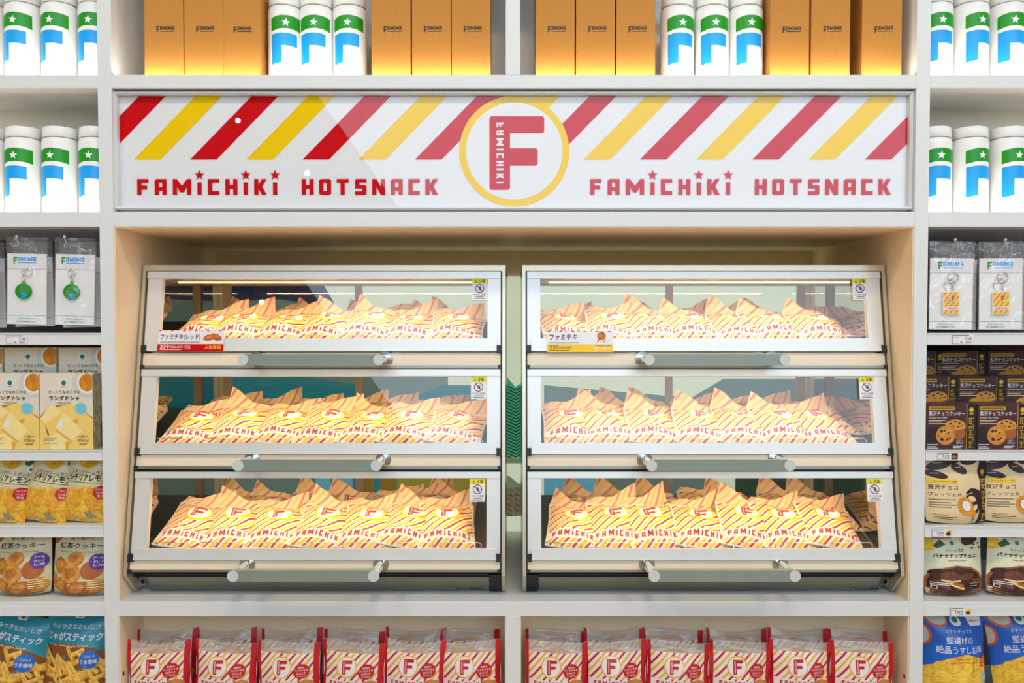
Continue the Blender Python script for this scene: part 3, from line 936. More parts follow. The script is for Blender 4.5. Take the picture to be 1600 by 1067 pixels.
# price cards stuck to the top doors
def price_card(px0, py0, px1, py1, yellow, label):
    p = Pr(0, 0, 104, 33, xp(px1, 535) - xp(px0, 535))
    p.rect(0, 0, 104, 33, 'card_white', 0)
    for k in range(-1, 12):
        p.poly([(k * 9.5, 1.4), (k * 9.5 + 4.5, 1.4), (k * 9.5 + 6, 0), (k * 9.5 + 1.5, 0)], ('red', 'yellow')[k % 2], 1)
    if yellow:
        p.text('ファミチキ', 4, 48, 5, 15, 'ink_black', 1, .02)
        p.rect(4, 18.2, 50, 19.4, 'grey_print', 1)
        p.rect(0, 21, 104, 33, 'card_yellow', 1)
        p.text('230', 4, 18, 22.5, 29, 'ink', 2, .015)
        p.text('円(税込248円)', 19, 39, 24, 29, 'ink', 2)
        p.rect(4, 30, 36, 30.8, 'ink', 2)
        p.ell(86, 8, 7, 6.6, 'fried', 1, jit=.06)
        p.ell(84, 7, 4, 2.6, 'cookie_light', 2, jit=.1)
        for k in range(4):
            p.line(79 + k * 5, 18, 83 + k * 5, 13.5, 1.3, ('red', 'yellow')[k % 2], 1)
        p.rect(76, 23, 100, 24, 'grey_print', 2)
        p.text('あつあつ', 74, 101, 25, 29.6, 'card_white', 2, .01)
    else:
        p.text('ファミチキ(レッド)', 4, 67, 6, 16, 'ink_black', 1, .02)
        p.rect(4, 18.4, 66, 19.6, 'grey_print', 1)
        p.rect(0, 22, 104, 33, 'red', 1)
        p.text('239', 4, 18, 23.2, 29, 'card_white', 2, .015)
        p.text('円(税込258円)', 19, 40, 24.4, 29, 'card_white', 2)
        p.rect(4, 30.2, 38, 31, 'card_white', 2)
        p.text('辛さ控えめ', 43, 52, 23.4, 30, 'card_white', 2)
        p.ell(80, 12, 8.6, 5, 'fried', 1, rot=-14, jit=.06)
        p.ell(92, 11, 9.4, 5.2, 'fried', 2, rot=24, jit=.06)
        p.ell(80, 11, 4, 1.6, 'cookie_light', 3, rot=-14, jit=.1)
        p.ell(93, 10, 4, 1.6, 'cookie_light', 3, rot=24, jit=.1)
        p.text('人気商品', 74, 100, 24, 30, 'card_yellow', 2, .01)
    b = MB()
    zt_ = zp(py0)
    cx_ = (xp(px0, 535) + xp(px1, 535)) / 2
    s_ = (zt_ - zp(py1)) / p.H
    loc = fp(cx_, zp(py1), 0)
    f0 = lambda u, v, h: fp(cx_ + u, zp(py1) + v * s_, .0095 + h) - loc
    q = [f0(u, v, 0) for u, v in ((-p.W / 2, 0), (p.W / 2, 0), (p.W / 2, p.H), (-p.W / 2, p.H))]
    r = [v_ - NW * .0008 for v_ in q]
    b.hexa([q[0], q[1], r[1], r[0], q[3], q[2], r[2], r[3]], 'card_white')
    b.decal(p, f0, dz=.0002)
    tag(b.build('price_card', None, loc), label, 'price card')


price_card(249.5, 517, 352, 549.5, False, 'price card with red lower band stuck on the case door')
price_card(854, 518, 957, 551, True, 'price card with yellow lower band stuck on the case door')

# ------------------------------------------------------------------ paper snack bags in the cases
BW, BH = .124, .150
snack = Pr(0, 0, 124, 150, BW)
snack.stripes(3, 5, 121, 113, 12.4, 6.2, ('bag_red', 'bag_yellow'), 0, wds=(5.8, 8.0))
snack.ell(62, 48, 31, 30, 'bag_yellow', 1)
snack.ell(62, 48, 26.5, 25.5, 'paper', 2)
snack.rect(48, 30, 58, 66, 'bag_red', 3, 1.5)
snack.rect(50, 30, 77, 39, 'bag_red', 3, 1.5)
snack.rect(50, 46, 73, 54, 'bag_red', 3, 1.5)
snack.gly('FAMICHIKI', 54.5, 51.2, 33, 63, 'paper', 4, gap=.4, rot=90)
for x, ch in snack.gly('FAMiCHiKi', 13, 111, 118, 129.5, 'bag_red', 1, gap=.5):
    if ch == 'i':
        snack.star(x, 115.4, 3.4, 'bag_red', 1)
snack.stripes(3, 134, 121, 149, 12.4, 6.2, ('bag_red', 'bag_yellow'), 0, off=4, wds=(5.8, 8.0))
NU, NV = 12, 14
US, VS = lin_space(-BW / 2, BW / 2, NU), lin_space(0, BH, NV)
flap_pr = Pr(0, 0, 124, 30, BW)
flap_pr.stripes(3, 0, 121, 24, 17, 6, ('flap_yellow', 'flap_red'), 0)


def snack_bag_mesh(seed):
    r = random.Random(seed)
    p1, p2, p3, p4 = (r.uniform(0, 6.28) for _ in range(4))
    th = r.uniform(.020, .027)
    peak = r.choice((-1, -1, -1, 1)) * r.uniform(.5, 1)
    fl, ff = r.uniform(.018, .034), r.uniform(.007, .013)
    dip = r.uniform(.008, .020)

    def outline(u, v):
        a = 2 * u / BW
        x = u * (1 - .05 * math.sin(math.pi * v / BH) ** 2 - .01 * math.sin(9 * v / BH + p4))
        y = v * (1 - dip / BH * (1 - a * a) * (v / BH) ** 2 + .02 * a * math.sin(p3) * v / BH)
        return a, x, y

    def front(u, v, h):
        a, x, y = outline(u, v)
        q = v / BH
        prof = min(1, q * 5) ** .7 * (1 - max(0, (q - .55) / .45) ** 1.6 * .72)
        z = th * max(0, 1 - abs(a) ** 2.2) * prof + .002
        e = (1 - a * a)
        z += e * (.0026 * math.sin(60 * v + 40 * u + p1) + .0020 * math.sin(105 * u - 48 * v + p2) + .0016 * math.sin(150 * v + p3)) * min(1, q * 4)
        return Vector((x, y, z + h))

    def back(u, v, h):
        a, x, y = outline(u, min(v, BH))
        e = max(0, v - BH)
        f = fl * (.35 + .65 * max(0, a * peak)) + ff
        t = e / .03
        return Vector((x - .01 * t * a, y + f * t, -.001 + .040 * t * t * (.5 + .5 * a * peak) + .003 * t * math.sin(5 * a + p2) + h))

    b = MB()
    b.grid(front, US, VS, 'paper')
    b.decal(snack, front, US, VS, dz=.00035, smooth=True)
    bv = VS + [BH + .006, BH + .012, BH + .018, BH + .024, BH + .03]
    b.grid(back, US, bv, 'paper_inside')
    fl_us, fl_vs = US, [0, .006, .012, .018, .024, .03]
    b.decal(flap_pr, lambda u, v, h: back(u, BH + v, h), fl_us, fl_vs, dz=.0005, smooth=True)
    for sgn in (-1, 1):
        e = [front(sgn * BW / 2, v, 0) for v in VS] + [back(sgn * BW / 2, v, 0) for v in VS]
        n = len(VS)
        b.add(e, [(i, i + 1, n + i + 1, n + i) for i in range(n - 1)], 'paper')
    e = [front(u, 0, 0) for u in US] + [back(u, 0, 0) for u in US]
    b.add(e, [(i, i + 1, len(US) + i + 1, len(US) + i) for i in range(len(US) - 1)], 'paper')
    return b.mesh('snack_bag')


BAGS = [snack_bag_mesh(s_) for s_ in range(6)]
TN = ('top', 'middle', 'bottom')
rb = random.Random(11)
for sx in (-1, 1):
    for k in range(3):
        y0, z0 = TRAYS[k]
        for row in (1, 0):
            n = 7
            for i in range(n):
                o = bpy.data.objects.new('snack_bag', BAGS[rb.randrange(6)])
                COL.objects.link(o)
                base = -.700 if sx < 0 else .126
                x = base + i * (.0938 if sx < 0 else .0935) + rb.uniform(-.006, .006)
                s0 = (.002 if row == 0 else .098) + rb.uniform(0, .006)
                if row:
                    x += .036 + (-.05 if i == n - 1 and sx < 0 else 0)
                pitch = TRAY_A + math.radians((13 if row == 0 else 5) + rb.uniform(-1.5, 2.5))
                yaw = math.radians(rb.uniform(-7, 7))
                roll = math.radians(7 + rb.uniform(-1.5, 1.5))
                nrm = Vector((0, -math.sin(TRAY_A), math.cos(TRAY_A)))
                d = Vector((0, math.cos(TRAY_A), math.sin(TRAY_A)))
                pos = Vector((x, y0, z0)) + d * s0 + nrm * (BW / 2 * math.sin(roll) + (.002 if row == 0 else .004))
                o.matrix_world = Matrix.Translation(pos) @ Matrix.Rotation(pitch, 4, 'X') @ Matrix.Rotation(yaw, 4, 'Z') @ Matrix.Rotation(roll, 4, 'Y')
                tag(o, '%s striped paper snack bag from the caution sticker, %s row, %s tier, %s-card case' % (ORD[n - i], ('front', 'back')[row], TN[k], 'red' if sx < 0 else 'yellow'),
                    'snack bag', 'striped snack bags in the %s tier of the %s-card case' % (TN[k], 'red' if sx < 0 else 'yellow'))

# ------------------------------------------------------------------ bottles
BR, BHT = .035, .157
bp_ = Pr(0, 0, 70, 157, .0697)
bp_.poly([(0, 29), (8, 26), (22, 23), (38, 22.5), (54, 24), (70, 27), (70, 55), (56, 51.5), (38, 49.5), (20, 50.5), (6, 54), (0, 55)], 'logo_green', 0)
bp_.poly([(1, 62), (20, 59), (40, 59), (58, 61), (58, 87), (40, 85), (24, 85), (24, 120), (12, 122), (1, 124)], 'logo_blue', 0)
bp_.star(33, 37.5, 9, 'bottle_white', 1, 6)


def bottle(px, py, yaw, label, group, r_=BR, Y=.056):
    global BOT
    base = Z1 if py < 200 else Z2
    if BOT is None:
        b = MB()
        b.lathe([(r_ - .003, 0), (r_ - .0008, .0008), (r_, .003), (r_, .146), (r_ - .0008, .152), (r_ - .004, .156), (r_ - .006, BHT)], 'bottle_white', 48)
        us = lin_space(-.0349, .0349, 24)
        b.decal(bp_, lambda u, v, h: ((r_ + h) * math.sin(u / r_), -(r_ + h) * math.cos(u / r_), v), us, [0, BHT], dz=.00012, smooth=True)
        o = b.build('drink_bottle')
        b = MB()
        b.lathe([(r_ - .0035, BHT + .0008), (r_ - .0018, BHT + .0018), (r_ - .0018, BHT + .019), (r_ - .003, BHT + .0215), (r_ - .006, BHT + .0225)], 'bottle_white', 48)
        b.build('cap', o)
        b = MB()
        b.lathe([(r_ - .005, BHT - .0005), (r_ - .005, BHT + .0012)], 'grey_line', 48)
        b.build('seal_ring', o)
        BOT = tag(o, label, 'bottle', group)
    else:
        o = dup(BOT, label, group)
    o.location = (xf(px, Y, py), Y, base)
    o.rotation_euler = (0, 0, math.radians(yaw))
    return o


BOT = None
G = 'white bottles with green and blue print'
for row, py, zn in ((0, 60, 'upper'), (1, 270, 'lower')):
    for i, (px, yaw) in enumerate(((151, 3), (94, -2), (37, 0), (-20, 2))):
        bottle(px + (1 if row else 0), py, yaw, 'white bottle, %s from the upright, on the %s shelf above green charm packs' % (ORD[i + 1], zn), G)
    for i, (px, yaw) in enumerate(((1460, 3), (1516, 14), (1573, -2), (1630, 4)) if not row else ((1458, 2), (1515, 16), (1574, 9), (1632, 0))):
        bottle(px, py, yaw, 'white bottle, %s from the upright, on the %s shelf above striped keychain packs' % (ORD[i + 1], zn), G)
for cs, L in (('red', ((446, 20), (495, 6), (547, 5))), ('yellow', ((1165, 8), (1112, 4), (1058, 12)))):
    for i, (px, yaw) in enumerate(L):
        bottle(px, 60, yaw, 'white bottle %s of three standing between cartons, above the %s-card case' % (('nearest the outer cartons', 'in the middle', 'nearest the inner cartons')[i], cs), G, Y=.072)

# ------------------------------------------------------------------ kraft cartons
CW, CD, CH = .0795, .08, .238
cp = Pr(0, 0, 80, 240, CW)
cp.mark(25, 62, 133.5, 146, 'ink')
cmesh = None
for cs, L in (('red', (256, 318, 376.5, 611, 674, 736)), ('yellow', (1378, 1298, 1234, 993.5, 930.5, 867.5))):
    for i, px in enumerate(L):
        if cmesh is None:
            b = MB()
            b.box(-CW / 2, CW / 2, 0, CD, .0005, CH, 'kraft', .0012)
            b.box(-CW / 2 + .004, CW / 2 - .004, .004, CD - .004, 0, .002, 'kraft_dark')
            b.decal(cp, lambda u, v, h: (u, -h, v * CH / cp.H), dz=.00015)
            # small printed lines on the two side walls
            for sgn in (-1, 1):
                for k in range(6):
                    b.box(min(sgn * (CW / 2), sgn * (CW / 2 + .0002)), max(sgn * CW / 2, sgn * (CW / 2 + .0002)), .018 + k % 2 * .006, .05, .05 + k * .006, .0512 + k * .006, 'kraft_dark')
            cmesh = b.mesh('carton')
        o = bpy.data.objects.new('carton', cmesh)
        COL.objects.link(o)
        Y = .024 if i != 2 else .026
        o.location = (xf(px, Y, 60), Y, Z1)
        o.rotation_euler = (0, 0, math.radians((1.0, -.6, .8, .3, -.4, .4)[i] if cs == 'red' else (-4, .6, -.8, .5, -.3, .2)[i]))
        tag(o, 'brown kraft carton, %s from the %s, above the %s-card case' % (ORD[i + 1] if i < 3 else ORD[6 - i], 'outer upright' if i < 3 else 'white divider', cs), 'carton', 'brown cartons on the top shelf')

# ------------------------------------------------------------------ goods with printed fronts
def carton_box(pr, w, d, h, m, side, name, loc, label, cat, group=None, rz=0.0, cache={}):
    k = id(pr)
    if k not in cache:
        b = MB()
        b.box(-w / 2, w / 2, 0, d, 0, h, m, .0006)
        for sgn in (-1, 1):
            b.box(min(sgn * w / 2, sgn * (w / 2 + .0002)), max(sgn * w / 2, sgn * (w / 2 + .0002)), .001, d - .001, .001, h - .001, side)
        b.decal(pr, lambda u, v, hh: (u, -hh, v * h / pr.H), dz=.00012)
        cache[k] = b.mesh(name)
    o = bpy.data.objects.new(name, cache[k])
    COL.objects.link(o)
    o.location = loc
    o.rotation_euler = (0, 0, rz)
    return tag(o, label, cat, group)


def soft_bag_mesh(pr, w, h, t, m, name, kind='pillow', seed=0, back=None, wr=1.0):
    r = random.Random(seed)
    p1, p2, p3 = (r.uniform(0, 6.28) for _ in range(3))
    us, vs = lin_space(-w / 2, w / 2, 12), lin_space(0, h, 16)

    def shape(u, v, side):
        a, q = 2 * u / w, v / h
        if kind == 'pouch':
            prof = min(1, q * 7) ** .6 * (1 - q) ** .55 * 1.15
            x = u * (1 - .05 * (1 - min(1, q * 3.5)) ** 2)
            zz = v + .006 * a * a * (1 - min(1, q * 6))
        else:
            prof = (math.sin(math.pi * min(1, max(0, (q - .015) / .97)))) ** .45 if 0.015 < q < .985 else 0
            x = u * (1 - .045 * math.sin(math.pi * q))
            zz = v
        f = max(0, 1 - abs(a) ** 2.4)
        wv = (.0016 * math.sin(70 * v + 35 * u + p1) + .0012 * math.sin(110 * u - 60 * v + p2)) * wr * (1 - a * a) + .0012 * math.sin(40 * v + p3) * a * wr
        return x, t * f * prof * (.62 if side < 0 else .38) + .0006 + (wv if side < 0 else 0), zz

    def front(u, v, hh):
        x, y, z = shape(u, v, -1)
        return Vector((x, -y - hh, z))

    def rear(u, v, hh):
        x, y, z = shape(u, v, 1)
        return Vector((x, y, z))

    b = MB()
    b.grid(front, us, vs, m)
    k = h / pr.H
    # the print's own vertical scale is fitted to the bag
    pv = [v / k for v in vs]
    b.decal(pr, lambda u, v, hh: front(u, v * k, hh), us, pv, dz=.0003, smooth=True)
    b.grid(rear, us, vs, back or m)
    for e, g in (([front(-w / 2, v, 0) for v in vs], [rear(-w / 2, v, 0) for v in vs]), ([front(w / 2, v, 0) for v in vs], [rear(w / 2, v, 0) for v in vs]),
                 ([front(u, 0, 0) for u in us], [rear(u, 0, 0) for u in us]), ([front(u, h, 0) for u in us], [rear(u, h, 0) for u in us])):
        n = len(e)
        b.add(e + g, [(i, i + 1, n + i + 1, n + i) for i in range(n - 1)], m)
    return b.mesh(name)


def put(me, name, loc, rot, label, cat, group=None):
    o = bpy.data.objects.new(name, me)
    COL.objects.link(o)
    o.location = loc
    o.rotation_euler = tuple(math.radians(a) for a in rot)
    return tag(o, label, cat, group)


def small_lines(p, x0, x1, ys, m='grey_print', h=9, L=2):
    for i, y in enumerate(ys):
        p.rect(x0, y, x1 - (i % 2) * (x1 - x0) * .2, y + h, m, L)


# butter biscuit boxes
p = Pr(520, 45, 1195, 1015, 0.1085)
p.ell(1125, 170, 186, 190, 'saucer', 0, n=40)
p.ell(1130, 165, 130, 138, 'cup', 1, n=40)
p.ell(1130, 160, 104, 112, 'coffee', 2, n=40)
p.ell(830, 165, 48, 48, 'card_white', 1); p.ell(830, 162, 32, 32, 'teal_logo', 2); p.rect(805, 200, 858, 209, 'logo_blue', 2); p.poly([(812, 158), (828, 172), (848, 146), (830, 182)], 'leaf', 3)
p.text('さっくりなめらかな', 636, 1036, 262, 300, 'ink', 3, .005)
p.text('ラングドシャ', 640, 1030, 326, 390, 'ink_black', 3, .035)
p.text('Langue de Chat', 748, 918, 408, 428, 'ink', 3, .01)
p.poly([(520, 620), (600, 500), (655, 445), (720, 470), (905, 430), (1030, 450), (1195, 612), (1195, 1015), (520, 1015)], 'butter', 0)
p.poly([(716, 456), (890, 428), (742, 476)], 'toast', 1); p.poly([(520, 602), (606, 490), (542, 600)], 'toast', 1); p.poly([(1096, 542), (1195, 604), (1195, 626)], 'toast', 1)
p.poly([(530, 612), (655, 450), (770, 500), (810, 545), (590, 690)], 'butter_light', 1)
p.poly([(590, 690), (810, 545), (950, 640), (720, 740), (640, 830), (600, 820)], 'butter', 2)
p.poly([(590, 690), (640, 830), (612, 830), (600, 760)], 'toast', 3)
p.poly([(900, 650), (1010, 620), (1010, 680), (950, 690)], 'butter_dark', 2)
p.poly([(960, 690), (1195, 610), (1195, 800), (1060, 790)], 'butter', 2)
p.poly([(810, 548), (840, 540), (1060, 780), (930, 912), (720, 745)], 'butter_light', 3)
p.poly([(720, 745), (930, 912), (922, 930), (712, 762)], 'butter_dark', 4)
p.poly([(800, 612), (822, 650), (818, 730), (730, 728)], 'card_white', 5)
p.poly([(640, 850), (760, 800), (860, 900), (850, 1015), (660, 1015)], 'butter_light', 2)
p.poly([(840, 920), (900, 925), (870, 1015), (848, 1015)], 'butter_dark', 4)
p.ell(1045, 490, 76, 76, 'badge_sky', 5)
for i, tx in enumerate(('ホワイト', 'チョコ', 'クリーム')):
    p.text(tx, 995 + (i == 1) * 18, 1095 - (i == 1) * 18, 446 + i * 34, 472 + i * 34, 'logo_blue', 6, .01)
p.text('12枚入', 1010, 1140, 830, 868, 'ink', 6); p.text('425kcal', 1000, 1140, 880, 915, 'ink', 6)
small_lines(p, 565, 740, (870, 892, 930), 'grey_line', 8, 6)
small_lines(p, 1020, 1130, (934, 950), 'ink', 6, 6)
BXW, BXH = 0.1085, .156
zr = zf(704) + .0005
b = MB(); b.box(-XE, -XO, .052, .14, zr - .0005, zr + .0505, 'dark_back'); part('riser', b)
G = 'butter biscuit boxes'
for i, px in enumerate((103.5, 19.5)):
    carton_box(p, BXW, .034, BXH, 'wood_print', 'hatch', 'biscuit_box', (xf(px, .012, 640), .012, zr), 'cream biscuit box showing a coffee cup, front row, %s the upright' % ('beside', 'second from')[i], 'biscuit box', G)
for i, px in enumerate((132, 47, -37)):
    carton_box(p, BXW, .034, BXH, 'wood_print', 'hatch', 'biscuit_box', (xf(px, .058, 560), .058, zr + .0515), 'cream biscuit box showing a coffee cup, raised back row, %s the upright' % ('beside', 'second from', 'third from')[i], 'biscuit box', G)

# chocolate cookie boxes
p = Pr(250, 555, 665, 937, .1035)
p.rect(250, 555, 580, 937, 'cocoa_pack', 0)
p.rect(584, 555, 665, 937, 'ink_black', 0); p.rect(580, 555, 585, 937, 'gold', 1)
p.ell(620, 602, 20, 20, 'gold', 1); p.ell(622, 600, 9, 9, 'card_yellow', 2); p.rect(604, 626, 636, 640, 'gold', 1)
p.text('PREMIUM', 640, 600, 668, 915, 'gold', 1, 0.0, 90)
p.rect(270, 574, 480, 604, 'gold', 1); p.rect(282, 586, 468, 593, 'ink', 2)
p.text('贅沢チョコクッキー', 270, 566, 614, 652, 'card_white', 1, .008)
p.text('Chocolate Chip Cookies', 268, 422, 660, 676, 'card_white', 1, .01)
small_lines(p, 268, 410, (687, 700, 715), 'tan_pack', 6, 1)
p.ell(300, 820, 60, 80, 'dark_choc', 1)
p.ell(490, 738, 84, 56, 'cookie', 1, n=32); p.ell(488, 728, 82, 46, 'cookie_light', 2, n=32)
p.ell(520, 800, 52, 50, 'caramel', 1)
p.ell(410, 815, 80, 80, 'cookie', 3, n=32); p.ell(406, 812, 75, 75, 'cookie_light', 4, n=32)
rc = random.Random(4)
for x, y, s in ((375, 780, 14), (400, 775, 10), (432, 792, 8), (380, 848, 17), (425, 850, 13), (445, 840, 10), (350, 820, 8)):
    p.ell(x, y, s, s * .8, 'dark_choc', 5, rot=rc.uniform(0, 90), n=8, jit=.2)
for x, y, s in ((450, 715, 10), (490, 700, 12), (520, 712, 11), (510, 742, 10), (548, 735, 9), (470, 740, 8)):
    p.ell(x, y, s, s * .6, 'dark_choc', 5, n=8, jit=.2)
p.text('18枚入', 500, 556, 852, 866, 'card_white', 5); p.text('389kcal', 496, 556, 870, 884, 'card_white', 5)
small_lines(p, 260, 350, (888, 906, 918), 'card_white', 5, 5); small_lines(p, 470, 556, (902, 914), 'card_white', 5, 5)
zc = zf(705) + .0005
b = MB(); b.box(XO, XE, .078, .30, zc - .0005, zc + .0515, 'dark_back'); part('riser', b)
b = MB(); b.box(XO, XE, .148, .30, zc + .0515, zc + .1035, 'dark_back'); part('riser', b)
for rr, (Y, dz_, pxs) in enumerate(((.012, 0, (1487, 1567)), (.082, .052, (1459, 1534, 1608)), (.152, .104, (1436 + 3, 1504, 1579)))):
    for i, px in enumerate(pxs):
        x = xf(px, Y, 640)
        x = max(x, XO + .054) if i == 0 else x
        carton_box(p, .1035 if rr == 0 else .1025, .06, .0945, 'cocoa_pack', 'ink_black', 'cookie_box', (x, Y, zc + dz_), 'dark chocolate cookie box with gold side strip, %s row, %s the upright' % (('front', 'middle', 'rear')[rr], ('nearest', 'second from', 'third from')[i]), 'cookie box', 'dark chocolate cookie boxes')

# lemon cookie bags
p = Pr(270, 60, 890, 900, .099)
p.ell(610, 150, 135, 105, 'lemon', 0, rot=20, jit=.02); p.ell(560, 140, 60, 80, 'banana', 1, rot=20)
p.poly([(770, 60), (900, 60), (890, 130), (840, 200), (790, 190)], 'leaf', 0)
p.ell(875, 238, 46, 34, 'card_white', 1, rot=-20); p.ell(878, 238, 34, 22, 'teal_logo', 2, rot=-20)
p.text('レモンクリームサンド', 440, 876, 280, 330, 'ink', 1, .005)
p.text('シチリアレモン', 400, 880, 330, 408, 'ink_black', 1, .03)
p.rect(380, 420, 880, 427, 'leaf', 1)
rc = random.Random(9)
p.poly([(300, 860), (360, 690), (450, 560), (600, 490), (800, 500), (890, 560), (890, 890), (300, 890)], 'cracker', 0)
for i in range(30):
    x, y = rc.uniform(330, 860), rc.uniform(520, 870)
    if (x - 300) < (860 - y) * -.2 + 20:
        continue
    a = rc.uniform(-.7, .5)
    w_, h_ = rc.uniform(45, 66), rc.uniform(50, 78)
    q = [(x + cx_ * w_ * math.cos(a) - cy_ * h_ * math.sin(a), y + cx_ * w_ * math.sin(a) + cy_ * h_ * math.cos(a)) for cx_, cy_ in ((-1, -.8), (-.8, -1), (.8, -1), (1, -.8), (1, .8), (.8, 1), (-.8, 1), (-1, .8))]
    L = 1 + i * .09
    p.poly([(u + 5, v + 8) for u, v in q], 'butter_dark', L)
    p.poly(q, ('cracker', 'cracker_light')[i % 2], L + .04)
    for k in range(4):
        o = -.6 + k * .4
        p.line(x + o * w_ * math.cos(a) + .8 * h_ * math.sin(a), y + o * w_ * math.sin(a) - .8 * h_ * math.cos(a), x + o * w_ * math.cos(a) - .8 * h_ * math.sin(a), y + o * w_ * math.sin(a) + .8 * h_ * math.cos(a), 4, 'butter_dark', L + .06)
p.poly([(740, 560), (755, 490), (810, 455), (880, 460), (890, 500), (880, 590), (800, 618)], 'badge_red', 5)
for k in range(3):
    p.text(('シチリア', 'レモン果汁', '使用')[k], 772 + k * 8, 872 - k * 8, 484 + k * 38, 514 + k * 38, 'card_white', 6)
p.poly([(640, 780), (700, 750), (760, 800), (800, 840), (700, 850)], 'hatch', 5)
zl = zf(822) + .0005
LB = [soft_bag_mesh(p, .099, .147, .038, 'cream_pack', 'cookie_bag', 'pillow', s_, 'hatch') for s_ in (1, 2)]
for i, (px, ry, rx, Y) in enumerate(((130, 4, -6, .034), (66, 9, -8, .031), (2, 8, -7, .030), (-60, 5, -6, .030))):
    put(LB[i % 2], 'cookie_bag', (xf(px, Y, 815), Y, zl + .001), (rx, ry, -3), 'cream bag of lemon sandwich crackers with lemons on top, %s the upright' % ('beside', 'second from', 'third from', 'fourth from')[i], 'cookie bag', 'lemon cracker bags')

# tea cookie pouches
p = Pr(345, 555, 705, 955, .117)
p.poly([(345, 590), (345, 555), (470, 555), (420, 590), (365, 640), (345, 640)], 'caramel', 0)
p.ell(372, 575, 36, 34, 'cookie', 1)
p.text('香り華やぐ', 462, 612, 592, 616, 'ink', 1); p.text('紅茶クッキー', 395, 672, 630, 668, 'ink_black', 1, .01)
p.text('Earl Grey Tea Flavored Cookies', 402, 640, 680, 692, 'toast', 1, .01)
for i, (x, y, a, c_, m1) in enumerate(((410, 765, 44, 46, 0), (505, 725, 58, 38, 1), (612, 790, 62, 52, 0), (375, 862, 30, 52, 1), (435, 890, 42, 56, 0), (640, 890, 60, 46, 1), (540, 905, 78, 46, 0), (490, 812, 62, 55, 1))):
    p.ell(x + 2, y + 5, a, c_, 'toast', 1 + i * .3, rot=-15)
    p.ell(x, y, a, c_, ('cookie', 'cookie_light')[m1], 1.15 + i * .3, rot=-15, jit=.03)
    p.ell(x - 4, y - 4, a * .6, c_ * .55, ('cookie_light', 'cookie')[m1], 1.22 + i * .3, rot=-15, jit=.12)
p.ell(648, 742, 50, 48, 'badge_purple', 5)
for k in range(3):
    p.text(('アール', 'グレイ', '使用')[k], 622, 676, 712 + k * 22, 728 + k * 22, 'card_white', 6, .01)
small_lines(p, 600, 690, (852, 864, 876, 890, 902), 'butter_light', 5, 6)
p.rect(347, 946, 703, 955, 'cream_pack', 6)
zt_ = zf(937) + .0005
TB = [soft_bag_mesh(p, .117, .136, .046, 'cream_pack', 'cookie_pouch', 'pouch', s_, wr=.5) for s_ in (3, 4)]
for i, (px, ry) in enumerate(((126, 1), (37, -2), (-55, 1))):
    put(TB[i % 2], 'cookie_pouch', (xf(px, .04, 930), .042, ZC + .0005), (-5, ry, 0), 'cream stand-up pouch of round tea cookies with purple badge, %s the upright' % ('beside', 'second from', 'third from')[i], 'cookie pouch', 'tea cookie pouches')

# teal bags of potato sticks
p = Pr(330, 200, 880, 985, .146)
p.rect(560, 180, 640, 235, 'card_white', 1, 12); p.ell(600, 205, 22, 22, 'logo_green', 2)
p.text('やみつきなおいしさ', 388, 782, 274, 312, 'card_white', 1, .005); p.text('じゃがスティック', 362, 812, 334, 396, 'card_white', 1, .035)
p.text('Potato Sticks Light Salted', 376, 716, 422, 444, 'tan_pack', 2, .01)
p.poly([(330, 470), (420, 420), (600, 415), (760, 450), (880, 500), (880, 985), (330, 985)], 'fry_shade', 0)
rc = random.Random(5)
for i in range(64):
    x, y = rc.uniform(340, 870), rc.uniform(470, 970)
    a, l = rc.choice((rc.uniform(-.5, .6), rc.uniform(.6, 1.2))), rc.uniform(90, 190)
    dx, dy = l / 2 * math.cos(a), l / 2 * math.sin(a)
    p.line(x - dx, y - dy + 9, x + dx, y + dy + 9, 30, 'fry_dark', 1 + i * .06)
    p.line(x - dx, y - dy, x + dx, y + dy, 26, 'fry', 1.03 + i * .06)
p.ell(735, 535, 72, 70, 'badge_blue', 6); p.text('うま塩味', 675, 797, 532, 566, 'card_white', 7, .015); p.text('こだわりの', 688, 780, 498, 520, 'card_white', 7)
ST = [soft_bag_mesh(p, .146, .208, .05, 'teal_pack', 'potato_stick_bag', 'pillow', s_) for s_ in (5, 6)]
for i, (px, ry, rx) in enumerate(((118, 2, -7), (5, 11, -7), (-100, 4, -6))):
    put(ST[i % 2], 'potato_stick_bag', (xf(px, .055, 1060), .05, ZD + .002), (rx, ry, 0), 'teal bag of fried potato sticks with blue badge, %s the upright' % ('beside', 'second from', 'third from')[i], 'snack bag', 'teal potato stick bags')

# chocolate pretzel bags
p = Pr(-20, -45, 920, 965, .127)
p.poly([(770, -45), (920, -45), (920, 250), (890, 330), (905, 520), (880, 700), (920, 965), (745, 965), (780, 600), (800, 330), (760, 190), (800, 60)], 'ink_black', 1)
p.text('PREMIUM', 890, 812, 295, 945, 'gold', 2, 0.0, 90); p.ell(842, 195, 32, 34, 'gold', 2); p.rect(815, 238, 872, 246, 'gold', 2)
for x, y, a, c_, r_ in ((180, 90, 200, 70, -15), (470, 150, 130, 60, 25), (640, 20, 140, 70, -10), (120, 235, 180, 50, 12), (330, 20, 160, 60, 5)):
    p.ell(x, y, a, c_, 'dark_choc', 0, rot=r_); p.ell(x - 10, y - 12, a * .7, c_ * .5, 'choc', 1, rot=r_); p.line(x - a * .5, y - c_ * .3, x + a * .2, y - c_ * .45, 8, 'saucer', 2)
p.poly([(-20, 290), (440, 312), (430, 362), (-20, 352)], 'card_yellow', 1); p.text('70%カカオチョコレート使用', 80, 420, 318, 346, 'ink', 2)
p.text('贅沢チョコ', 10, 430, 385, 455, 'ink_black', 1); p.text('プレッツェル', 10, 495, 495, 550, 'ink_black', 1)
small_lines(p, 20, 400, (592, 640, 672, 705), 'ink', 9, 1)
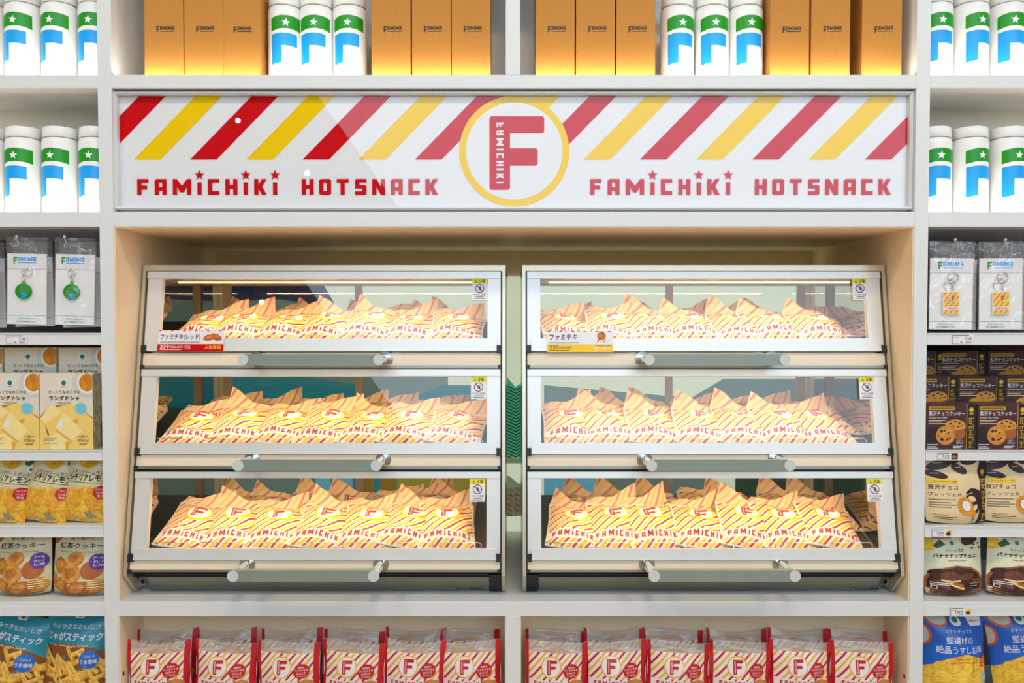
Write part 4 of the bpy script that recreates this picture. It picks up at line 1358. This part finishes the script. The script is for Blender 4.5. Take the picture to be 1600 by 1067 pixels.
p.ell(700, 560, 150, 120, 'dark_choc', 1, rot=30); p.ell(690, 700, 80, 130, 'dark_choc', 1, rot=25); p.line(690, 760, 670, 940, 14, 'dark_choc', 1); p.poly([(640, 470), (625, 420), (665, 450), (690, 430), (680, 480)], 'dark_choc', 1)
p.ell(650, 585, 62, 42, 'tan_pack', 2, rot=20); p.ell(700, 710, 30, 50, 'tan_pack', 2, rot=30); p.line(560, 530, 660, 490, 10, 'saucer', 2)
p.ell(545, 690, 115, 140, 'pretzel', 3, rot=-25, n=32); p.ell(650, 800, 60, 45, 'pretzel', 3); p.ell(552, 685, 74, 88, 'cookie', 4, rot=-25); p.ell(556, 684, 64, 78, 'pack_white', 5, rot=-25)
p.text('69g 354kcal', 72, 270, 810, 838, 'ink', 1); small_lines(p, 80, 420, (856, 884), 'ink', 8, 1)
zp_ = zf(822) + .0005
CP = soft_bag_mesh(p, .127, .141, .024, 'tan_pack', 'pretzel_bag', 'pouch', 8, 'ink_black', wr=.7)
for i, px in enumerate((1489, 1584)):
    put(CP, 'pretzel_bag', (xf(px, .03, 815), .019 + i * .010, zp_), (-3, .5 - i, 0), 'tan bag of chocolate pretzels with black side strip, %s the upright' % ('beside', 'second from')[i], 'snack bag', 'chocolate pretzel bags')

# banana chip pouches
p = Pr(15, 55, 722, 850, .121)
p.poly([(15, 55), (340, 55), (340, 125), (130, 135), (15, 110)], 'caramel', 0)
p.ell(60, 165, 75, 60, 'banana', 1, rot=35); p.ell(60, 230, 80, 52, 'banana', 2, rot=-10); p.ell(50, 228, 44, 20, 'card_yellow', 3, rot=-10)
p.poly([(110, 210), (200, 140), (258, 200), (150, 250)], 'leaf', 2)
p.ell(335, 180, 28, 24, 'teal_logo', 1, rot=35)
p.poly([(470, 60), (680, 70), (660, 150), (590, 200), (500, 215), (455, 185)], 'choc', 1); p.poly([(560, 70), (660, 80), (640, 140), (560, 170)], 'dark_choc', 2)
for x, y in ((610, 200), (680, 190), (695, 240), (590, 245)):
    p.ell(x, y, 20, 13, 'choc', 1, n=7, jit=.25)
p.text('カリッと食感', 248, 474, 250, 286, 'ink'); p.text('バナナチップチョコ', 104, 622, 310, 362, 'ink_black', 0, .035); p.text('Banana Chip Chocolate', 264, 488, 380, 400, 'ink', 0, .01)
p.poly([(15, 620), (60, 540), (180, 490), (360, 450), (540, 470), (660, 540), (722, 620), (722, 850), (15, 850)], 'caramel', 0)
p.poly([(40, 640), (80, 560), (200, 505), (370, 468), (530, 490), (630, 550), (690, 650), (640, 780), (400, 810), (120, 800), (45, 740)], 'choc', 1)
rc = random.Random(3)
for i in range(16):
    p.ell(rc.uniform(90, 630), rc.uniform(530, 770), rc.uniform(55, 90), rc.uniform(28, 48), ('choc_light', 'choc', 'choc_light')[i % 3], 2 + i * .1, rot=rc.uniform(-25, 25), jit=.05)
p.ell(285, 590, 125, 62, 'choc_light', 4, rot=6, jit=.05); p.poly([(165, 620), (290, 640), (388, 625), (380, 645), (280, 660), (170, 640)], 'butter', 5)
p.poly([(205, 650), (400, 665), (430, 720), (410, 735)], 'caramel', 5); p.poly([(205, 650), (420, 722), (410, 738), (300, 705)], 'butter', 6)
small_lines(p, 60, 300, (664, 684), 'card_white', 8, 7); p.rect(62, 700, 128, 752, 'saucer', 7, 6); p.rect(74, 712, 116, 742, 'choc', 8); small_lines(p, 490, 630, (660, 690, 740, 770), 'grey_line', 9, 7)
p.rect(15, 838, 722, 850, 'pale_pack', 8)
BN = [soft_bag_mesh(p, .121, .131, .044, 'pale_pack', 'banana_chip_pouch', 'pouch', s_, wr=.6) for s_ in (9, 10)]
for i, (px, ry, Y) in enumerate(((1490, 0, .036), (1586, 4, .036))):
    put(BN[i], 'banana_chip_pouch', (xf(px, Y, 930), Y + .004, ZC + .0005), (-4, ry, 0), 'pale green pouch of chocolate banana chips, %s the upright' % ('beside', 'second from')[i], 'snack pouch', 'banana chip pouches')

# blue potato chip bags
p = Pr(440, 300, 1205, 1470, .1385)
p.ell(600, 370, 130, 90, 'orange', 0, rot=20); p.ell(600, 360, 112, 74, 'salt', 1, rot=20); p.ell(450, 560, 90, 120, 'orange', 0); p.ell(444, 560, 70, 98, 'salt', 1)
p.ell(822, 398, 66, 50, 'card_white', 1, rot=25); p.ell(818, 385, 36, 32, 'teal_logo', 2, rot=25)
p.poly([(945, 348), (1135, 345), (1156, 450), (995, 450)], 'card_white', 1); p.text('賞味2026.12', 990, 1130, 380, 408, 'ink', 2)
p.text('ポテトチップス', 680, 1006, 485, 526, 'card_white', 1); p.text('堅揚げの', 680, 1008, 562, 640, 'card_white', 1, .006); p.text('絶品うすしお味', 572, 1142, 664, 748, 'card_white', 1, .006)
rc = random.Random(8)
p.poly([(440, 950), (560, 860), (700, 800), (900, 750), (1060, 790), (1180, 900), (1205, 960), (1205, 1470), (440, 1470)], 'chip_dark', 0)
for i in range(46):
    x = rc.uniform(450, 1190)
    y = max(rc.uniform(820, 1440), 800 + abs(x - 880) * .45)
    a, c_, r_ = rc.uniform(75, 125), rc.uniform(50, 95), rc.uniform(-50, 50)
    L = 1 + i * .08
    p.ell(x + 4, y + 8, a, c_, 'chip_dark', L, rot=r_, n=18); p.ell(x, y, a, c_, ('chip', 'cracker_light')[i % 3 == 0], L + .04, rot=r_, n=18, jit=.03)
p.text('Crispy Fried', 780, 970, 795, 815, 'orange', 6, .02); p.text('Lightly Salted Potato Chips', 705, 1050, 830, 856, 'orange', 6, .02)
p.ell(1150, 845, 56, 66, 'orange', 6); p.text('カリッ', 1108, 1190, 815, 845, 'card_white', 7, .02); p.text('食感', 1125, 1180, 860, 895, 'card_white', 7, .02)
p.ell(1165, 1030, 46, 62, 'badge_sky', 6); p.text('2種', 1130, 1196, 1010, 1050, 'card_white', 7, .02)
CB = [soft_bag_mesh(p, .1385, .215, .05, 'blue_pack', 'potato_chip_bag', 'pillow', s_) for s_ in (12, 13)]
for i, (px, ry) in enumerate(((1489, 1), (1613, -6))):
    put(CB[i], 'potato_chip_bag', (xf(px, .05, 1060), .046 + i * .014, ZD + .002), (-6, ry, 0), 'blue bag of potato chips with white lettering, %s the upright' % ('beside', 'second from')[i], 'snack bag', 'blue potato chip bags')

# red-edged bun bags under the cases
p = Pr(0, 0, 131, 172, .131)
p.rect(0, 0, 7, 172, 'pack_red', 0); p.rect(119, 0, 131, 172, 'pack_red', 0)
p.rect(7, 22, 119, 172, 'pack_white', 0)
p.stripes(7, 22, 119, 80, 13.5, 5.4, ('pack_red', 'pack_yellow'), 1, slope=1.25)
p.ell(54, 52, 21.5, 23.5, 'pack_yellow', 2, n=36); p.ell(54, 52, 19, 21, 'pack_white', 3, n=36)
p.rect(45, 37, 52.5, 68, 'pack_red', 4, 1); p.rect(47, 37, 66, 44.5, 'pack_red', 4, 1); p.rect(47, 50, 63, 56.5, 'pack_red', 4, 1)
p.gly('FAMICHIKI', 50.3, 47.6, 40, 65, 'pack_white', 5, gap=.4, rot=90)
p.ell(96, 61, 16.5, 16.5, 'pack_red', 4)
for k, tx in enumerate(('別売の', 'ファミチキを', 'はさんで', '食べよう!')):
    hw = (7, 14, 9, 9)[k]
    p.text(tx, 96 - hw, 96 + hw, 50 + k * 6.2, 54.6 + k * 6.2, 'pack_white', 5, .02)
for x, ch in p.gly('FAMiCHiKi', 18, 92, 84, 96, 'pack_red', 2, gap=.5):
    if ch == 'i':
        p.star(x, 81.4, 3, 'pack_red', 2)
p.ell(104, 96, 20, 16, 'bun', 3, jit=.03); p.ell(103, 102, 17, 7, 'cookie', 4, jit=.05)
p.rect(14, 104, 112, 160, 'pack_white', 2)
bf = Pr(0, 0, 131, 22, .131)
for k in range(3):
    bf.rect(40, 3 + k * 2.4, 112 - k * 8, 3.7 + k * 2.4, 'grey_line', 0)


def bun_bag_mesh(seed):
    r = random.Random(seed)
    p1, p2, p3 = (r.uniform(0, 6.28) for _ in range(3))
    w_, h_ = .131, .172
    us, vs = lin_space(-w_ / 2, w_ / 2, 14), lin_space(0, h_, 17)
    vt = h_ - .022

    def front(u, v, hh, side=-1):
        a, q = 2 * u / w_, v / h_
        prof = max(0, math.sin(math.pi * min(1, max(0, (q - .01) / 1.02)))) ** .5
        y = .022 * max(0, 1 - abs(a) ** 2.6) * prof + .0008
        if side < 0:
            y += (1 - a * a) * (.0013 * math.sin(80 * v + 40 * u + p1) + .0012 * math.sin(130 * u - 50 * v + p2))
        edge = max(0, (abs(a) - .86) / .14)
        top = (.004 * math.sin(2.2 * a + p3) - .004 * (1 - a * a)) * max(0, (q - .8) / .2)
        return Vector((u * (1 - .03 * math.sin(math.pi * q)), (-y - hh - .004 * edge * math.sin(50 * v + p1)) if side < 0 else y * .7, v + top))

    b = MB()
    lo = [v for v in vs if v <= vt - .004] + [vt]
    hi = [vt, vt + .007, vt + .014, h_]
    b.grid(front, us, lo, 'pack_white')
    b.grid(front, us, hi, 'bag_film')
    b.decal(p, front, us, lo[:-1] + hi, dz=.0003, smooth=True)
    b.decal(bf, lambda u, v, hh: front(u, vt + v, hh), us, [0, .007, .014, .022], dz=.0004, smooth=True)
    b.grid(lambda u, v, hh: front(u, v, hh, 1), us, lo, 'pack_white')
    b.grid(lambda u, v, hh: front(u, v, hh, 1), us, hi, 'bag_film')
    return b.mesh('bun_bag')


BM = [bun_bag_mesh(s_) for s_ in range(4)]
b = MB()
bm = bmesh.new()
bmesh.ops.create_uvsphere(bm, u_segments=24, v_segments=12, radius=1)
for v in bm.verts:
    v.co = Vector((v.co.x * .045, v.co.y * .011, v.co.z * (.03 if v.co.z > 0 else .05)))
b.bm(bm, 'bun', True)
BUN = b.mesh('bun')
rb = random.Random(21)
for cs, front_px in (('red', (248, 351, 452, 550, 645, 736)), ('yellow', (1347, 1250, 1154, 1058, 962, 866))):
    for row in (1, 0):
        for i, px in enumerate(front_px):
            Y = (.030, .080)[row]
            X_ = xf(px, Y, 1040) * (1.0 if row == 0 else .985)
            lim = XI - .0687
            X_ = max(-lim, min(lim, X_))
            if abs(X_) < .0865:
                X_ = math.copysign(.0865, X_)
            o = put(BM[rb.randrange(4)], 'bun_bag', (X_, Y, ZD + .003 + row * .004 + rb.uniform(0, .003)), (rb.uniform(-3, -1), (rb.uniform(-2, 2)), rb.uniform(-2, 2)),
                    'red-edged striped bun bag, %s from the outer upright, %s row, below the %s-card case' % (ORD[i + 1], ('front', 'back')[row], cs), 'bun bag', 'bun bags under the %s-card case' % cs)
            o.scale = (1, 1, .94)
            k = bpy.data.objects.new('bun', BUN)
            COL.objects.link(k)
            k.parent = o
            k.location = (rb.uniform(-.012, .012), 0, .172 - .048 + rb.uniform(-.004, .002))

# ------------------------------------------------------------------ keychain packs, hooks, price tags
def pack_mesh_card(pr, w_, h_):
    b = MB()
    b.box(-w_ / 2, w_ / 2, 0, .0008, 0, pr.H, 'white')
    b.decal(pr, lambda u, v, hh: (u, -hh, v), dz=.00012)
    return b


def film_sheet(w_, h_, seed, hole_z):
    r = random.Random(seed)
    p1, p2, p3 = (r.uniform(0, 6.28) for _ in range(3))
    us, vs = lin_space(-w_ / 2, w_ / 2, 16), lin_space(0, h_, 24)
    b = MB()
    f = lambda u, v, hh: Vector((u, -.0018 - .006 * math.exp(-((u / .02) ** 2) - ((v - h_ * .38) / .03) ** 2) - .0011 * math.sin(90 * u + 60 * v + p1) - .0009 * math.sin(150 * v - 70 * u + p2) * math.sin(40 * u + p3), v))
    b.grid(f, us, vs, 'film')
    b.grid(lambda u, v, hh: Vector((u, .0016, v)), us[::4], vs[::4], 'film')
    return b


pl = Pr(0, 120, 290, 640, .081)
pl.rect(0, 120, 290, 232, 'card_white', 0); pl.rect(0, 232, 290, 235, 'grey_line', 1)
pl.mark(45, 212, 143, 196, 'logo_blue', 'logo_green', 1)
pl.rect(0, 574, 290, 577, 'grey_line', 1)
pl.text('START YOUR DAY', 85, 205, 593, 604, 'teal_logo', 1, .01); pl.text('THE FAMIMART WAY', 65, 220, 614, 625, 'teal_logo', 1, .01)
pr_ = Pr(0, 155, 405, 825, .0885)
pr_.rect(0, 155, 405, 290, 'card_white', 0); pr_.rect(0, 290, 405, 294, 'grey_line', 1)
pr_.mark(75, 314, 188, 258, 'logo_blue', 'logo_green', 1)
pr_.rect(0, 750, 405, 754, 'grey_line', 1)
pr_.text('START YOUR DAY', 85, 228, 772, 786, 'teal_logo', 1, .01); pr_.text('THE FAMIMART WAY', 62, 250, 796, 810, 'teal_logo', 1, .01)
cd = Pr(0, 0, 160, 219, .0352)
cd.rect(0, 0, 160, 219, 'card_yellow', 0); cd.rect(0, 0, 160, 219, 'butter', 0)
cd.stripes(6, 6, 156, 150, 26, 9, ('badge_red', 'card_yellow'), 1, slope=1.2)
cd.ell(96, 62, 34, 34, 'butter', 2); cd.rect(78, 36, 92, 90, 'badge_red', 3); cd.rect(80, 36, 116, 50, 'badge_red', 3); cd.rect(80, 58, 112, 70, 'badge_red', 3)
cd.rect(0, 146, 160, 176, 'pack_white', 2); cd.gly('FAMICHIKI', 26, 148, 153, 168, 'badge_red', 3, gap=.4)
cd.stripes(6, 178, 156, 214, 26, 9, ('badge_red', 'card_yellow'), 1, slope=1.2)


def keychain_pack(side, px, pytop, Y, rot, label, seed, proto={}):
    w_, ht = (.081, .1785) if side < 0 else (.0885, .181)
    if (side, seed % 2) not in proto:
        root = empty('keychain_pack', (0, 0, 0), label, 'keychain', 'keychain packs on hooks')
        q = pl if side < 0 else pr_
        part('backing_card', pack_mesh_card(q, w_, q.H), root)
        ch = MB()
        if side < 0:
            k = .081 / 290
            cx_, cz_, R = (128 - 145) * k, (640 - 398) * k, 59 * k
            n = 36
            for y0, y1 in ((-.0056, -.0016),):
                V = [(cx_ + R * math.cos(t), y, cz_ + R * .97 * math.sin(t)) for y in (y0, y1) for t in (2 * math.pi * i / n for i in range(n))]
                ch.add(V, [tuple(range(n)), tuple(range(n, 2 * n))] + [(i, (i + 1) % n, n + (i + 1) % n, n + i) for i in range(n)], 'logo_green')
            ch.torus((cx_, -.0036, cz_ + R * 1.1), .0026, .0011, 'logo_green')
            s_ = Pr(-60, -60, 60, 60, 120 * k)
            s_.star(6, 30, 34, 'logo_blue', 0, 4)
            ch.decal(s_, lambda u, v, hh: (cx_ + u, -.0057 - hh, cz_ + v - 60 * k), dz=.0002)
            o = part('charm', ch, root)
            c2 = MB()
            for i in range(4):
                c2.torus((cx_ - .0005 * i, -.0036, cz_ + R * 1.1 + .005 + i * .0056), .0033, .0007, 'chrome', (0, 1, 0) if i % 2 else (1, .5, 0), seg=12)
            c2.torus((cx_ + .010 if seed % 2 else cx_, -.0036, cz_ + R + .0225), .0075, .0009, 'chrome')
            part('chain', c2, root)
        else:
            k = .0885 / 405
            x0, x1, z0, z1 = (112 - 202) * k, (272 - 202) * k, (825 - 687) * k, (825 - 468) * k
            ch.box(x0, x1, -.0055, -.0015, z0, z1, 'pack_white', .0008)
            cm = (x0 + x1) / 2
            ch.decal(cd, lambda u, v, hh: (cm + u * .94, -.0056 - hh, z0 + .001 + v * (z1 - z0 - .002) / cd.H), dz=.0002)
            part('charm', ch, root)
            c2 = MB()
            c2.torus((cm + .001, -.0036, z1 + .004), .0042, .0009, 'chrome', seg=14)
            c2.torus((cm - .006, -.0042, z1 + .012), .0085, .0010, 'chrome', (0.3, 1, 0))
            c2.torus((cm + .003, -.004, z1 + .021), .005, .0016, 'chrome', (.7, .5, .2), seg=14)
            c2.torus((cm + .004, -.0036, z1 + .0285), .0105, .0011, 'chrome')
            part('chain', c2, root)
        part('clear_bag', film_sheet(w_ + .004, ht, seed, ht - .02), root)
        proto[(side, seed % 2)] = root
        o = root
    else:
        o = dup(proto[(side, seed % 2)], label)
    o.location = (xf(px, Y, 450), Y, P(px, pytop, Y).z - ht)
    o.rotation_euler = tuple(math.radians(a) for a in rot)
    return o


HK = []
for i, (px, Y, py) in enumerate(((115.5, .028, 372), (41, .028, 371), (-34, .03, 373))):
    keychain_pack(-1, px, py, Y, (0, 1.5 - i * .4, 0), 'clear pack with round green charm on card, front, %s the upright' % ('beside', 'second from', 'third from')[i], i)
    keychain_pack(-1, px + 13, py + 6, Y + .03, (0, -1, 0), 'clear pack with round green charm, hanging behind the pack %s the upright' % ('beside', 'second from', 'third from')[i], i + 1)
    HK.append((px - 12, 381, 'green charm', i))
for i, (px, Y, py) in enumerate(((1486, .026, 377), (1564, .026, 377), (1642, .03, 378))):
    keychain_pack(1, px, py, Y, (0, .3 - .6 * i, 0), 'clear pack with striped tag keychain on card, front, %s the upright' % ('beside', 'second from', 'third from')[i], i)
    keychain_pack(1, px + 6, py + 3, Y + .03, (0, .4, 0), 'clear pack with striped tag keychain, hanging behind the pack %s the upright' % ('beside', 'second from', 'third from')[i], i + 1)
    HK.append((px + 4, 386, 'striped tag', i))
for px, py, nm, i in HK:
    b = MB()
    q = P(px, py, .012)
    b.tube([(q.x, SIDE, q.z), (q.x, .018, q.z), (q.x, .012, q.z + .002), (q.x, .008, q.z + .007), (q.x, .006, q.z + .013)], .0018, 'chrome', 8)
    c = (q.x, .006, q.z + .0145)
    b.tube([(c[0], c[1], c[2] - .002), (c[0], c[1] - .0008, c[2] + .002)], .0027, 'handle_end', 10)
    o = b.build('peg_hook')
    tag(o, 'chrome display hook carrying the %s packs %s the upright' % (nm, ('beside', 'second from', 'third from')[i]), 'hook', 'display hooks')


def price_tag(px0, px1, py0, py1, num, num2, pic, label):
    Y = -.0037
    W = xf(px1, Y) - xf(px0, Y)
    p = Pr(0, 0, 100, 100 * (py1 - py0) / (px1 - px0), W)
    H = 100 * (py1 - py0) / (px1 - px0)
    p.rect(0, 0, 100, H, 'card_white', 0)
    p.rect(4, H * .08, 80 if not pic else 58, H * .16, 'tag_ink', 1)
    p.rect(2, H * .28, 30, H * .33, 'grey_line', 1); p.rect(2, H * .9, 30, H * .95, 'grey_line', 1); p.rect(0, 0, 1.5, H, 'grey_line', 1)
    if pic:
        p.text(num, 22, 56, H * .34, H * .66, 'tag_ink', 1, .01); p.text(num2, 30, 56, H * .74, H * .9, 'tag_ink', 1)
        p.rect(66, H * .12, 98, H * .92, pic[0], 1); p.ell(80, H * .6, 11, H * .22, pic[1], 2); p.ell(86, H * .3, 8, H * .1, pic[2], 2)
    else:
        p.text(num, 62, 92, H * .28, H * .6, 'tag_ink', 1, .01); p.text(num2, 64, 92, H * .72, H * .94, 'tag_ink', 1)
        p.rect(38, H * .74, 48, H * .94, 'grey_line', 1)
    q = P((px0 + px1) / 2, py1, Y)
    b = MB()
    b.box(-W / 2, W / 2, -.0004, .0004, 0, p.H, 'card_white')
    b.decal(p, lambda u, v, hh: (u, -.0005 - hh, v), dz=.0001)
    o = b.build('price_tag', None, q)
    tag(o, label, 'price tag', 'shelf price tags')


price_tag(10, 42, 523, 537.5, '728', '800', None, 'small white price tag on the rail under the green charm packs')
price_tag(1488, 1520, 522, 537.5, '728', '800', None, 'small white price tag on the rail under the striped keychain packs')
price_tag(1465, 1497, 706.5, 718.5, '332', '358', ('cocoa_pack', 'cookie', 'choc'), 'small price tag with picture under the dark cookie boxes')
price_tag(1456, 1488, 826, 839, '288', '311', ('tan_pack', 'dark_choc', 'pretzel'), 'small price tag with picture under the chocolate pretzel bags')
price_tag(1485, 1519, 948.5, 963, '180', '194', ('pale_pack', 'choc_light', 'banana'), 'small price tag with picture under the banana chip pouches')
